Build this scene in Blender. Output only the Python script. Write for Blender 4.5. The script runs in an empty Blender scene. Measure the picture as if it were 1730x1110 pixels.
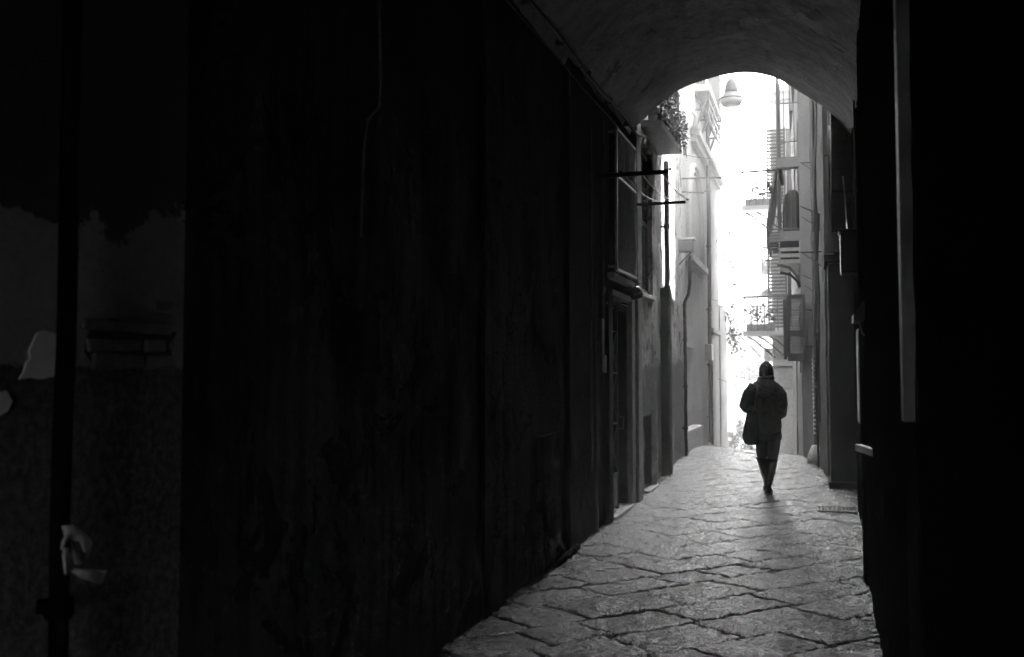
import bpy, math, random
import numpy as np
from mathutils import Vector, Matrix, noise
R = math.radians
random.seed(7)
SC = bpy.context.scene
COL = SC.collection

# ------------------------------------------------------------------ camera
F = 1682.0; PITCH = R(2.9); YAW = R(17.0); CZ = 1.88; S = 0.0215
cd = bpy.data.cameras.new('camera'); cam = bpy.data.objects.new('camera', cd); COL.objects.link(cam)
cam.location = (0, 0, CZ); cam.rotation_euler = (R(90) + PITCH, 0, YAW)
cd.sensor_width = 36; cd.lens = 35; cd.clip_start = 0.05; cd.clip_end = 1000
cd.dof.use_dof = True; cd.dof.focus_distance = 13.2; cd.dof.aperture_fstop = 3.2
SC.camera = cam
_f = Vector((-math.sin(YAW)*math.cos(PITCH), math.cos(YAW)*math.cos(PITCH), math.sin(PITCH)))
_r = Vector((math.cos(YAW), math.sin(YAW), 0)); _u = _r.cross(_f)
def _ray(px, py): return _f + _r*((px-865)/F) - _u*((py-555)/F)
def onX(px, py, x):
    d = _ray(px, py); return Vector((0, 0, CZ)) + d*(x/d.x)
def onY(px, py, y):
    d = _ray(px, py); return Vector((0, 0, CZ)) + d*(y/d.y)

# ------------------------------------------------------------------ light
SUN_EL = 50.0; SUN_AZ = 28.0
w = bpy.data.worlds.new('World'); SC.world = w; w.use_nodes = True
nt = w.node_tree; nt.nodes.clear()
sky = nt.nodes.new('ShaderNodeTexSky'); sky.sky_type = 'NISHITA'; sky.sun_disc = False
sky.sun_elevation = R(SUN_EL); sky.sun_rotation = R(SUN_AZ); sky.dust_density = 3.0
bw = nt.nodes.new('ShaderNodeRGBToBW'); bg = nt.nodes.new('ShaderNodeBackground'); wo = nt.nodes.new('ShaderNodeOutputWorld')
bg.inputs['Strength'].default_value = 0.15
nt.links.new(sky.outputs[0], bw.inputs[0]); nt.links.new(bw.outputs[0], bg.inputs[0]); nt.links.new(bg.outputs[0], wo.inputs[0])
sl = bpy.data.lights.new('sun', 'SUN'); sl.energy = 5.0; sl.angle = R(0.5); sl.color = (1, 1, 1)
so = bpy.data.objects.new('sun', sl); COL.objects.link(so)
sd = Vector((math.sin(R(SUN_AZ))*math.cos(R(SUN_EL)), math.cos(R(SUN_AZ))*math.cos(R(SUN_EL)), math.sin(R(SUN_EL))))
so.rotation_euler = sd.to_track_quat('Z', 'Y').to_euler(); so.location = (5, 10, 30)
SC.view_settings.view_transform = 'Standard'; SC.view_settings.look = 'None'
SC.view_settings.exposure = 5.3; SC.view_settings.gamma = 1.0
SC.render.engine = 'CYCLES'
SC.cycles.use_denoising = True; SC.cycles.use_guiding = True; SC.cycles.use_surface_guiding = True; SC.cycles.use_volume_guiding = False
SC.cycles.max_bounces = 8; SC.cycles.diffuse_bounces = 5; SC.cycles.glossy_bounces = 3
SC.cycles.volume_bounces = 0; SC.cycles.transparent_max_bounces = 8
SC.cycles.sample_clamp_indirect = 6.0

# ------------------------------------------------------------------ materials
def newmat(name):
    m = bpy.data.materials.new(name); m.use_nodes = True
    n = m.node_tree; n.nodes.clear()
    o = n.nodes.new('ShaderNodeOutputMaterial'); b = n.nodes.new('ShaderNodeBsdfPrincipled')
    n.links.new(b.outputs[0], o.inputs[0]); return m, n, b
def N(n, t, **k):
    x = n.nodes.new(t)
    for a, v in k.items():
        if a.startswith('i_'):
            x.inputs[a[2:].replace('_', ' ')].default_value = v
        else: setattr(x, a, v)
    return x
def ramp(n, src, stops):
    r = n.nodes.new('ShaderNodeValToRGB'); e = r.color_ramp.elements
    while len(e) < len(stops): e.new(0.5)
    for el, (p, v) in zip(e, stops): el.position = p; el.color = (v, v, v, 1)
    n.links.new(src, r.inputs[0]); return r.outputs[0]
def mixc(n, fac, a, b, mode='MIX'):
    m = n.nodes.new('ShaderNodeMix'); m.data_type = 'RGBA'; m.blend_type = mode
    for s, v in ((0, fac), (6, a), (7, b)):
        if hasattr(v, 'is_linked'): n.links.new(v, m.inputs[s])
        else: m.inputs[s].default_value = v if s == 0 else (v, v, v, 1)
    return m.outputs[2]
def math_(n, op, a, b=0.0, clamp=False):
    m = n.nodes.new('ShaderNodeMath'); m.operation = op; m.use_clamp = clamp
    for s, v in ((0, a), (1, b)):
        if hasattr(v, 'is_linked'): n.links.new(v, m.inputs[s])
        else: m.inputs[s].default_value = v
    return m.outputs[0]
def coords(n, scale=(1, 1, 1)):
    g = n.nodes.new('ShaderNodeNewGeometry'); mp = n.nodes.new('ShaderNodeMapping')
    mp.inputs['Scale'].default_value = scale; n.links.new(g.outputs['Position'], mp.inputs[0]); return mp.outputs[0], g
def simple(name, v, rough=0.6, metal=0.0, var=0.25, scale=12.0, bump=0.15):
    m, n, b = newmat(name); c, g = coords(n)
    t = N(n, 'ShaderNodeTexNoise', i_Scale=scale, i_Detail=6.0); n.links.new(c, t.inputs['Vector'])
    n.links.new(ramp(n, t.outputs[0], [(0.3, v*(1-var)), (0.7, min(1, v*(1+var)))]), b.inputs['Base Color'])
    b.inputs['Roughness'].default_value = rough; b.inputs['Metallic'].default_value = metal
    if bump:
        bp = N(n, 'ShaderNodeBump', i_Strength=bump, i_Distance=0.02); n.links.new(t.outputs[0], bp.inputs['Height']); n.links.new(bp.outputs[0], b.inputs['Normal'])
    return m
def plaster(name, light, dark, patch, thr=0.62, sc=1.0, bump=0.5, streak=0.5, rough=0.85, dado=None, dist=0.03, spec=0.3):
    """old plaster: blotches, rain streaks, fallen patches showing masonry; dado = (height above slope, colour)"""
    m, n, b = newmat(name); c, g = coords(n); cs, _ = coords(n, (3.2, 3.2, 0.22))
    big = N(n, 'ShaderNodeTexNoise', i_Scale=0.9*sc, i_Detail=8.0, i_Roughness=0.62); n.links.new(c, big.inputs['Vector'])
    st = N(n, 'ShaderNodeTexNoise', i_Scale=2.0*sc, i_Detail=6.0, i_Roughness=0.6); n.links.new(cs, st.inputs['Vector'])
    fine = N(n, 'ShaderNodeTexNoise', i_Scale=22.0*sc, i_Detail=8.0, i_Roughness=0.7); n.links.new(c, fine.inputs['Vector'])
    pat = N(n, 'ShaderNodeTexNoise', i_Scale=1.5*sc, i_Detail=10.0, i_Roughness=0.68, i_Distortion=0.6); n.links.new(c, pat.inputs['Vector'])
    base = mixc(n, ramp(n, big.outputs[0], [(0.35, 0), (0.65, 1)]), light, (light+dark)/2)
    base = mixc(n, math_(n, 'MULTIPLY', ramp(n, st.outputs[0], [(0.45, 0), (0.68, 1)]), streak), base, dark)
    pm = ramp(n, pat.outputs[0], [(thr, 0), (thr+0.012, 1)])
    base = mixc(n, pm, base, patch)
    if dado:
        sx = n.nodes.new('ShaderNodeSeparateXYZ'); n.links.new(g.outputs['Position'], sx.inputs[0])
        h = math_(n, 'SUBTRACT', sx.outputs[2], math_(n, 'MULTIPLY', sx.outputs[1], S))
        h = math_(n, 'ADD', h, math_(n, 'MULTIPLY', math_(n, 'SUBTRACT', pat.outputs[0], 0.5), 1.1))
        dm = ramp(n, math_(n, 'SUBTRACT', h, dado[0]-0.5), [(0.49, 1), (0.505, 0)])
        base = mixc(n, dm, base, dado[1])
    base = mixc(n, 0.55, base, ramp(n, fine.outputs[0], [(0.25, 0.45), (0.7, 1.15)]), 'MULTIPLY')
    n.links.new(base, b.inputs['Base Color']); b.inputs['Roughness'].default_value = rough; b.inputs['Specular IOR Level'].default_value = spec
    h = math_(n, 'ADD', math_(n, 'MULTIPLY', fine.outputs[0], 0.5), math_(n, 'MULTIPLY', pm, -0.6))
    h = math_(n, 'ADD', h, big.outputs[0])
    if dado: h = math_(n, 'ADD', h, math_(n, 'MULTIPLY', dm, math_(n, 'MULTIPLY', fine.outputs[0], 1.2)))
    bp = N(n, 'ShaderNodeBump', i_Strength=bump, i_Distance=dist); n.links.new(h, bp.inputs['Height']); n.links.new(bp.outputs[0], b.inputs['Normal'])
    return m
def paving_mat():
    m, n, b = newmat('basalt_paving'); c, g = coords(n)
    a1 = N(n, 'ShaderNodeTexNoise', i_Scale=48.0, i_Detail=5.0, i_Roughness=0.65); n.links.new(c, a1.inputs['Vector'])
    a2 = N(n, 'ShaderNodeTexNoise', i_Scale=4.0, i_Detail=6.0); n.links.new(c, a2.inputs['Vector'])
    a3 = N(n, 'ShaderNodeTexVoronoi', i_Scale=70.0); n.links.new(c, a3.inputs['Vector'])
    at = n.nodes.new('ShaderNodeAttribute'); at.attribute_name = 'joint'
    tone = n.nodes.new('ShaderNodeAttribute'); tone.attribute_name = 'tone'
    col = mixc(n, ramp(n, a1.outputs[0], [(0.40, 0), (0.60, 1)]), 0.02, 0.16)
    col = mixc(n, 0.6, col, tone.outputs['Fac'], 'MULTIPLY')
    col = mixc(n, at.outputs['Fac'], col, 0.018)
    n.links.new(col, b.inputs['Base Color'])
    rg = ramp(n, a2.outputs[0], [(0.3, 0.10), (0.7, 0.28)])
    rg = mixc(n, at.outputs['Fac'], rg, 0.9)
    n.links.new(rg, b.inputs['Roughness']); b.inputs['Specular IOR Level'].default_value = 1.0; b.inputs['IOR'].default_value = 1.75
    h = math_(n, 'ADD', a1.outputs[0], math_(n, 'MULTIPLY', a3.outputs[0], 0.35))
    bp = N(n, 'ShaderNodeBump', i_Strength=1.0, i_Distance=0.034); n.links.new(h, bp.inputs['Height']); n.links.new(bp.outputs[0], b.inputs['Normal'])
    return m
M = {}
M['paving'] = paving_mat()
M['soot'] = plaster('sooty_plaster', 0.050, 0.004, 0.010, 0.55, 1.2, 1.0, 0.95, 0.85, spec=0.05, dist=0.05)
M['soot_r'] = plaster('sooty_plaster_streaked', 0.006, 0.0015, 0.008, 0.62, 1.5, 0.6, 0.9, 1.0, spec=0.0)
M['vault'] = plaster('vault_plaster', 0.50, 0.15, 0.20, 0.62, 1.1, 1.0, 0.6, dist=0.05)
M['ext'] = plaster('weathered_pale_plaster', 0.44, 0.16, 0.06, 0.545, 1.6, 1.0, 0.8, dado=(1.75, 0.10))
M['ext2'] = plaster('pale_grey_plaster', 0.36, 0.22, 0.17, 0.70, 0.9, 0.4, 0.45, dado=(0.7, 0.26))
M['ext_r'] = plaster('stained_grey_plaster', 0.11, 0.04, 0.03, 0.60, 1.4, 0.9, 0.8)
M['ext_r3'] = plaster('grey_corner_plaster', 0.22, 0.13, 0.10, 0.70, 1.0, 0.4, 0.4)
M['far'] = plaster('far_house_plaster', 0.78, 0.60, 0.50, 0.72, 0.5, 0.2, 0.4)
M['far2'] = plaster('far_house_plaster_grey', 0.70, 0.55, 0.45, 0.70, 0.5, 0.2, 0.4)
M['bare'] = simple('bare_lime_plaster', 0.85, 0.9, 0, 0.2, 5, 0.5)
M['stone'] = simple('worn_stone', 0.28, 0.7, 0, 0.3, 9, 0.5)
M['stone_dk'] = simple('dark_lava_stone', 0.045, 0.6, 0, 0.5, 9, 0.6)
M['pier'] = simple('dark_pier_stone', 0.022, 0.7, 0, 0.35, 4, 0.4)
M['sill'] = simple('pale_sill_stone', 0.6, 0.5, 0, 0.12, 8, 0.2)
M['iron'] = simple('black_iron', 0.03, 0.45, 0.5, 0.4, 20, 0.2)
M['iron_g'] = simple('grey_painted_iron', 0.08, 0.5, 0.3, 0.3, 20, 0.2)
M['galv'] = simple('galvanised_metal', 0.35, 0.38, 0.8, 0.2, 20, 0.1)
M['wood'] = plaster('dark_weathered_wood', 0.014, 0.004, 0.01, 0.66, 3.0, 0.6, 0.9, 1.0, spec=0.0)
M['shutter'] = simple('grey_shutter_paint', 0.03, 0.55, 0, 0.2, 14, 0.2)
M['void'] = simple('dark_interior', 0.012, 0.9, 0, 0.2, 5, 0)
M['glass'] = simple('window_glass', 0.03, 0.08, 0, 0.1, 3, 0)
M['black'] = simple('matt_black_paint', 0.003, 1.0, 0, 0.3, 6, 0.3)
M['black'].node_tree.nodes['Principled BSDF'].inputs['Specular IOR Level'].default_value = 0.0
M['cable'] = simple('black_cable', 0.02, 0.5, 0, 0.2, 10, 0)
M['line'] = simple('white_clothes_line', 0.65, 0.5, 0, 0.1, 10, 0)
M['cloth_l'] = simple('pale_cloth', 0.45, 0.9, 0, 0.15, 8, 0.2)
M['cloth_d'] = simple('dark_cloth', 0.05, 0.9, 0, 0.2, 8, 0.2)
M['paper'] = simple('crumpled_paper', 0.40, 0.8, 0, 0.35, 14, 0.5)
M['leaf'] = simple('leaves', 0.07, 0.5, 0, 0.4, 6, 0)
M['leaf_p'] = simple('pale_leaves', 0.16, 0.4, 0, 0.4, 6, 0)
M['lampmetal'] = simple('lamp_paint', 0.02, 0.7, 0.0, 0.15, 10, 0)
M['coat'] = simple('dark_quilted_fabric', 0.006, 0.75, 0, 0.4, 30, 0.5)
M['wool'] = simple('charcoal_wool', 0.022, 0.95, 0, 0.35, 60, 0.8)
M['scarf'] = simple('woven_scarf', 0.06, 0.9, 0, 0.6, 50, 0.8)
M['denim'] = simple('dark_trousers', 0.008, 0.85, 0, 0.3, 30, 0.3)
M['leather'] = simple('black_leather', 0.015, 0.38, 0, 0.3, 30, 0.4)
M['skin'] = simple('skin', 0.35, 0.55, 0, 0.08, 20, 0.1)
M['hair'] = simple('dark_hair', 0.02, 0.6, 0, 0.3, 60, 0.4)
M['litter'] = simple('litter_paper', 0.7, 0.7, 0, 0.1, 10, 0)
M['road'] = simple('far_paving', 0.30, 0.5, 0, 0.3, 3, 0.3)
for k_ in ('coat', 'wool', 'scarf', 'denim', 'pier'): M[k_].node_tree.nodes['Principled BSDF'].inputs['Specular IOR Level'].default_value = 0.08
def opal():
    m, n, b = newmat('frosted_lamp_glass'); b.inputs['Base Color'].default_value = (0.22, 0.22, 0.22, 1)
    b.inputs['Roughness'].default_value = 0.25; b.inputs['Transmission Weight'].default_value = 0.15; return m
M['opal'] = opal()

# ------------------------------------------------------------------ mesh builder
class MB:
    def __init__(s): s.v = []; s.f = []
    def box(s, x0, x1, y0, y1, z0, z1):
        if x0 > x1: x0, x1 = x1, x0
        if y0 > y1: y0, y1 = y1, y0
        if z0 > z1: z0, z1 = z1, z0
        s.hexa([(x0,y0,z0),(x1,y0,z0),(x1,y1,z0),(x0,y1,z0),(x0,y0,z1),(x1,y0,z1),(x1,y1,z1),(x0,y1,z1)]); return s
    def hexa(s, p):
        b = len(s.v); s.v += [tuple(q) for q in p]
        s.f += [tuple(b+i for i in q) for q in ((0,3,2,1),(4,5,6,7),(0,1,5,4),(1,2,6,5),(2,3,7,6),(3,0,4,7))]
    def bar(s, a, b, w_, h_, up=(0, 0, 1)):
        a = Vector(a); b = Vector(b); d = (b-a).normalized(); u = Vector(up)
        if abs(d.dot(u)) > 0.98: u = Vector((0, 1, 0))
        x = d.cross(u).normalized(); y = x.cross(d).normalized()
        x *= w_/2; y *= h_/2
        s.hexa([a-x-y, a+x-y, b+x-y, b-x-y, a-x+y, a+x+y, b+x+y, b-x+y]); return s
    def tube(s, pts, r, n=8, cap=True):
        pts = [Vector(p) for p in pts]; k = len(pts); rr = r if hasattr(r, '__len__') else [r]*k
        b0 = len(s.v); prev = None
        for i, p in enumerate(pts):
            d = (pts[min(i+1, k-1)]-pts[max(i-1, 0)]).normalized()
            if prev is None:
                u = Vector((0, 0, 1)) if abs(d.z) < 0.9 else Vector((1, 0, 0))
                x = d.cross(u).normalized()
            else: x = (prev - d*prev.dot(d)).normalized()
            prev = x; y = d.cross(x)
            for j in range(n):
                a = 2*math.pi*j/n; s.v.append(tuple(p+(x*math.cos(a)+y*math.sin(a))*rr[i]))
        for i in range(k-1):
            for j in range(n):
                a = b0+i*n+j; c = b0+i*n+(j+1) % n; s.f.append((a, c, c+n, a+n))
        if cap:
            s.f.append(tuple(b0+j for j in range(n))[::-1]); s.f.append(tuple(b0+(k-1)*n+j for j in range(n)))
        return s
    def lathe(s, c, prof, n=28):
        b0 = len(s.v)
        for (r, z) in prof:
            for j in range(n):
                a = 2*math.pi*j/n; s.v.append((c[0]+r*math.cos(a), c[1]+r*math.sin(a), c[2]+z))
        k = len(prof)
        for i in range(k-1):
            for j in range(n):
                a = b0+i*n+j; c_ = b0+i*n+(j+1) % n; s.f.append((a, c_, c_+n, a+n))
        s.f.append(tuple(b0+j for j in range(n))[::-1]); s.f.append(tuple(b0+(k-1)*n+j for j in range(n)))
        return s
    def prism(s, poly, d):
        """poly: 3-D points of one face, d: extrusion vector"""
        b0 = len(s.v); k = len(poly); d = Vector(d)
        s.v += [tuple(p) for p in poly] + [tuple(Vector(p)+d) for p in poly]
        s.f.append(tuple(b0+i for i in range(k))[::-1]); s.f.append(tuple(b0+k+i for i in range(k)))
        for i in range(k): j = (i+1) % k; s.f.append((b0+i, b0+j, b0+k+j, b0+k+i))
        return s
    def loft(s, rings, cap=True):
        b0 = len(s.v); n = len(rings[0]); k = len(rings)
        for rg in rings: s.v += [tuple(p) for p in rg]
        for i in range(k-1):
            for j in range(n):
                a = b0+i*n+j; c = b0+i*n+(j+1) % n; s.f.append((a, c, c+n, a+n))
        if cap: s.f.append(tuple(b0+j for j in range(n))[::-1]); s.f.append(tuple(b0+(k-1)*n+j for j in range(n)))
        return s
    def grid(s, pts):
        b0 = len(s.v); a = len(pts); b = len(pts[0])
        for row in pts: s.v += [tuple(p) for p in row]
        for i in range(a-1):
            for j in range(b-1): q = b0+i*b+j; s.f.append((q, q+1, q+b+1, q+b))
        return s
ORIG = {}
def link(name, mb, mat, parent=None, origin=None, smooth=False, label=None):
    me = bpy.data.meshes.new(name)
    if parent is not None: origin = ORIG[parent.name]
    if origin is None:
        a = np.array(mb.v); origin = Vector((float((a[:,0].min()+a[:,0].max())/2), float((a[:,1].min()+a[:,1].max())/2), float(a[:,2].min())))
    o3 = Vector(origin)
    me.from_pydata([tuple(Vector(p)-o3) for p in mb.v], [], mb.f); me.update()
    if smooth: me.polygons.foreach_set('use_smooth', [True]*len(me.polygons))
    if mat is not None: me.materials.append(mat)
    ob = bpy.data.objects.new(name, me); COL.objects.link(ob)
    if parent is not None: ob.parent = parent
    else: ob.location = o3
    ORIG[ob.name] = o3
    if label: ob['label'] = label
    return ob
def bevel(ob, w_=0.01, seg=2):
    m = ob.modifiers.new('bevel', 'BEVEL'); m.width = w_; m.segments = seg; m.limit_method = 'ANGLE'; return ob
def tag(o, label, cat, group=None):
    o['label'] = label; o['category'] = cat
    if group: o['group'] = group
    return o
def thing(name, label, cat, loc, group=None):
    o = bpy.data.objects.new(name, None); COL.objects.link(o); o.location = loc; o.empty_display_size = 0.2
    ORIG[o.name] = Vector(loc); return tag(o, label, cat, group)
def struct(o, kind='structure'): o['kind'] = kind; return o
def gz(x, y):
    """height of the street: rises to a crest about 20 m off, then falls away"""
    yc = 20.5 - 0.9*(x+1.0)
    t = y - yc
    if t < -1.5: return S*y
    base = S*(yc-1.5)
    tt = t+1.5
    if tt < 3: return base + S*tt - 0.026*tt*tt/2*1.35
    e = base + S*3 - 0.026*9/2*1.35; sl_ = S-0.026*3*1.35
    return e + sl_*(tt-3)
def fbm(p, o=4): return noise.fractal(Vector(p), 0.9, 2.1, o)

def wallseg(mb, p0, p1, z0, z1, thick, holes=(), res=0.25, amp=0.0, freq=1.5, side=1, slope=0.0, face_only=False):
    """wall between plan points p0 and p1; visible face to the 'side' of p0->p1 (1 = right hand); holes are (s0,s1,za,zb)"""
    p0 = Vector((p0[0], p0[1], 0)); p1 = Vector((p1[0], p1[1], 0)); L = (p1-p0).length; d = (p1-p0)/L
    n = Vector((d.y, -d.x, 0))*side
    def lines(a, b, extra):
        e = sorted(set([a, b]+[q for q in extra if a < q < b])); out = []
        for i in range(len(e)-1):
            k = max(1, int(math.ceil((e[i+1]-e[i])/res))); out += [e[i]+(e[i+1]-e[i])*j/k for j in range(k)]
        return out+[e[-1]]
    ss = lines(0, L, [h[0] for h in holes]+[h[1] for h in holes]); zz = lines(z0, z1, [h[2] for h in holes]+[h[3] for h in holes])
    b0 = len(mb.v); W = len(zz)
    for s_ in ss:
        for z_ in zz:
            q = p0+d*s_; zr = z_+slope*q.y
            a = amp*fbm((q.x*freq, q.y*freq, zr*freq)) if amp else 0
            edge = s_ in (0, L)
            mb.v.append(tuple(Vector((q.x, q.y, zr))+n*a*(0.5 if edge else 1)))
    def inh(s_, z_): return any(h[0] < s_ < h[1] and h[2] < z_ < h[3] for h in holes)
    for i in range(len(ss)-1):
        for j in range(W-1):
            if inh((ss[i]+ss[i+1])/2, (zz[j]+zz[j+1])/2): continue
            a = b0+i*W+j; mb.f.append((a, a+W, a+W+1, a+1) if side == 1 else (a, a+1, a+W+1, a+W))
    # solid behind: reveals and the back box
    def P(s_, z_, dep):
        q = p0+d*s_; return Vector((q.x, q.y, z_+slope*q.y))-n*dep
    bk = thick
    def quad(a, b, c, e): k = len(mb.v); mb.v += [tuple(a), tuple(b), tuple(c), tuple(e)]; mb.f.append((k, k+1, k+2, k+3))
    for (a, b, c, e) in holes:
        quad(P(a, c, 0), P(a, e, 0), P(a, e, bk), P(a, c, bk)); quad(P(b, c, 0), P(b, c, bk), P(b, e, bk), P(b, e, 0))
        quad(P(a, c, 0), P(a, c, bk), P(b, c, bk), P(b, c, 0)); quad(P(a, e, 0), P(b, e, 0), P(b, e, bk), P(a, e, bk))
    if not face_only:
        quad(P(0, z0, 0), P(0, z0, bk), P(0, z1, bk), P(0, z1, 0)); quad(P(L, z0, 0), P(L, z1, 0), P(L, z1, bk), P(L, z0, bk))
        quad(P(0, z1, 0), P(0, z1, bk), P(L, z1, bk), P(L, z1, 0))
        quad(P(0, z0, bk), P(L, z0, bk), P(L, z1, bk), P(0, z1, bk))
    return P
# ================================================================== THE STREET
def build_street():
    rs = np.random.RandomState(3)
    # slab layout: courses along +46 deg, cross joints skewed
    A1 = R(46); A2 = R(-38)
    e1 = np.array([math.cos(A1), math.sin(A1)]); n1 = np.array([-math.sin(A1), math.cos(A1)])
    def sheet(xs, ys):
        X, Y = np.meshgrid(xs, ys, indexing='ij'); fx = X.ravel(); fy = Y.ravel()
        wob = 0.018*np.sin(fx*2.1+fy*1.3)+0.006*np.sin(fx*5.3-fy*4.1)
        s = fx*e1[0]+fy*e1[1]+wob; c = fx*n1[0]+fy*n1[1]+0.009*np.sin(fx*3.1+1.0+fy*2.2)+0.004*np.sin(fx*17+fy*13)
        bounds = [-40.0]
        while bounds[-1] < 40: bounds.append(bounds[-1]+rs2.choice([0.38, 0.44, 0.48, 0.54]))
        bounds = np.array(bounds); ci = np.searchsorted(bounds, c)-1; ci = np.clip(ci, 0, len(bounds)-2)
        dc = np.minimum(c-bounds[ci], bounds[ci+1]-c)
        cc = c-(bounds[ci]+bounds[ci+1])/2
        # per-course random lengths
        idx = np.zeros(len(fx)); ds = np.zeros(len(fx)); ctr = np.zeros(len(fx))
        for k in np.unique(ci):
            r_ = np.random.RandomState(1000+int(k)); b = [-45.0+r_.rand()]
            while b[-1] < 45: b.append(b[-1]+r_.choice([0.5, 0.62, 0.75, 0.9]))
            b = np.array(b); mk = ci == k; sk = s[mk]+cc[mk]*0.18
            q = np.clip(np.searchsorted(b, sk)-1, 0, len(b)-2)
            ds[mk] = np.minimum(sk-b[q], b[q+1]-sk); idx[mk] = q+k*1000; ctr[mk] = sk-(b[q]+b[q+1])/2
        d = np.minimum(dc, ds)
        hsh = np.modf(np.abs(np.sin(idx*12.9898+1.0)*43758.5453))[0]; h2 = np.modf(np.abs(np.sin(idx*78.233)*12543.123))[0]; h3 = np.modf(np.abs(np.sin(idx*39.42)*9543.7))[0]
        tilt = (h2-0.5)*0.045*cc + (h3-0.5)*0.03*ctr + (hsh-0.5)*0.010
        jw = 0.010+0.008*h3*h2+0.004*np.sin(fx*23)*np.sin(fy*19)
        joint = np.clip(1-(d/jw), 0, 1)
        rounded = -0.016*np.clip(1-d/0.045, 0, 1)**2 - 0.032*joint
        nz = np.array([noise.fractal(Vector((a*3.0, b_*3.0, 0)), 1.0, 2.0, 3) for a, b_ in zip(fx, fy)])
        g1 = rs.randn(len(xs), len(ys)); g2 = rs.randn(len(xs), len(ys)); g3 = rs.randn(len(xs), len(ys))
        def blur(a, k):
            for ax in (0, 1):
                for _ in range(k): a = (np.roll(a, 1, ax)+a*2+np.roll(a, -1, ax))/4
            return a/a.std()
        grain = (0.0018*blur(g1, 1)+0.0038*blur(g2, 3)+0.0028*blur(g3, 12)).ravel()
        grain *= np.clip(0.75+0.5*nz, 0.3, 1.4)
        z = tilt+rounded+0.003*nz+grain + np.array([gz(a, b_) for a, b_ in zip(fx, fy)])
        return fx, fy, z, joint, 0.55+0.75*hsh
    global rs2
    V = []; Fc = []; J = []; T = []; off = 0
    xs = np.arange(-2.9, 1.11, 0.015)
    for (y0, y1, st) in ((5.2, 13.0, 0.015), (13.0, 25.0, 0.03)):
        rs2 = np.random.RandomState(5)
        n_ = int(round((y1-y0)/st)); ys = np.linspace(y0, y1, n_+1)
        fx, fy, z, j, t = sheet(xs, ys); a, b = len(xs), len(ys)
        V.append(np.stack([fx, fy, z], 1)); J.append(j); T.append(t)
        i, k = np.meshgrid(np.arange(a-1), np.arange(b-1), indexing='ij'); q = (i*b+k).ravel()+off
        Fc.append(np.stack([q, q+b, q+b+1, q+1], 1)); off += a*b
    for (X0, X1, Y0, Y1, st) in ((-2.9, 1.1, -12, 5.2, 0.15),):
        rs2 = np.random.RandomState(5)
        xs_ = np.linspace(X0, X1, 40); ys = np.linspace(Y0, Y1, 120)
        fx, fy, z, j, t = sheet(xs_, ys); a, b = len(xs_), len(ys)
        V.append(np.stack([fx, fy, z], 1)); J.append(j); T.append(t)
        i, k = np.meshgrid(np.arange(a-1), np.arange(b-1), indexing='ij'); q = (i*b+k).ravel()+off
        Fc.append(np.stack([q, q+b, q+b+1, q+1], 1)); off += a*b
    V = np.concatenate(V); Fc = np.concatenate(Fc)
    me = bpy.data.meshes.new('street_paving')
    me.vertices.add(len(V)); me.vertices.foreach_set('co', V.astype('f').ravel())
    me.loops.add(len(Fc)*4); me.loops.foreach_set('vertex_index', Fc.astype('i').ravel())
    me.polygons.add(len(Fc)); me.polygons.foreach_set('loop_start', np.arange(0, len(Fc)*4, 4, dtype='i'))
    me.polygons.foreach_set('use_smooth', np.ones(len(Fc), bool))
    me.update(); me.validate()
    for nm, ar in (('joint', np.concatenate(J)), ('tone', np.concatenate(T))):
        at = me.attributes.new(nm, 'FLOAT', 'POINT'); at.data.foreach_set('value', ar.astype('f'))
    me.materials.append(M['paving'])
    o = bpy.data.objects.new('street_paving', me); COL.objects.link(o); struct(o)
    mb = MB(); xs = [-60, -30, -15, -8, -5, -2.9, -1.5, 0, 1.1, 5, 12, 30, 60]; ys = [25+i*3.0 for i in range(45)]
    def fz(x, y): return max(gz(min(max(x, -3), 1.2), y)-0.03, -7.5)
    mb.grid([[(x, y, fz(x, y)) for y in ys] for x in xs]); struct(link('far_street', mb, M['road'], origin=(0, 0, 0), smooth=True))
    mb = MB()
    mb.grid([[(x, y, -1.2 if y < 24.5 else -9) for y in (-12, 0, 24, 25.5, 60, 160)] for x in (-60, 0, 60)]); struct(link('ground', mb, M['road'], origin=(0, 0, 0)))
build_street()

# ================================================================== VAULTED PASSAGE HOUSE
XL = -2.3; YE = 12.86
house = thing('passage_house', 'dark house with a plastered barrel vault arching over the alley', 'building', (-3.5, 8, 0))
def xl(y): return -2.3 if y <= YE else -2.3-0.18*(y-YE)/6.6
# left wall of the passage: near plastered pier, recessed sooty stretch, pilaster, door and barred window
mb = MB()
dz = lambda z, y: z-S*y
door_y = (11.42, 12.62); win_y = (11.50, 12.70)
dt = dz(2.92, 12); wb = dz(3.15, 12); wt = dz(4.86, 12)
wallseg(mb, (XL-0.04, 3.25), (XL-0.04, 9.45), -1, 5.6, 0.4, res=0.12, amp=0.030, freq=1.3, slope=S)
wallseg(mb, (XL, 9.45), (XL, 10.15), -1, 5.6, 0.5, res=0.07, amp=0.022, freq=3.0, slope=S)
wallseg(mb, (XL-0.02, 10.15), (XL-0.02, YE), -1, 5.6, 0.35, holes=[(door_y[0]-10.15, door_y[1]-10.15, -0.9, dt), (win_y[0]-10.15, win_y[1]-10.15, wb, wt)], res=0.1, amp=0.014, freq=2.0, slope=S)
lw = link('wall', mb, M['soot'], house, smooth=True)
mb = MB()
wallseg(mb, (XL, -5), (XL, 3.25), -1, 5.6, 0.5, res=0.06, amp=0.0015, freq=2.2, slope=S)
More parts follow.
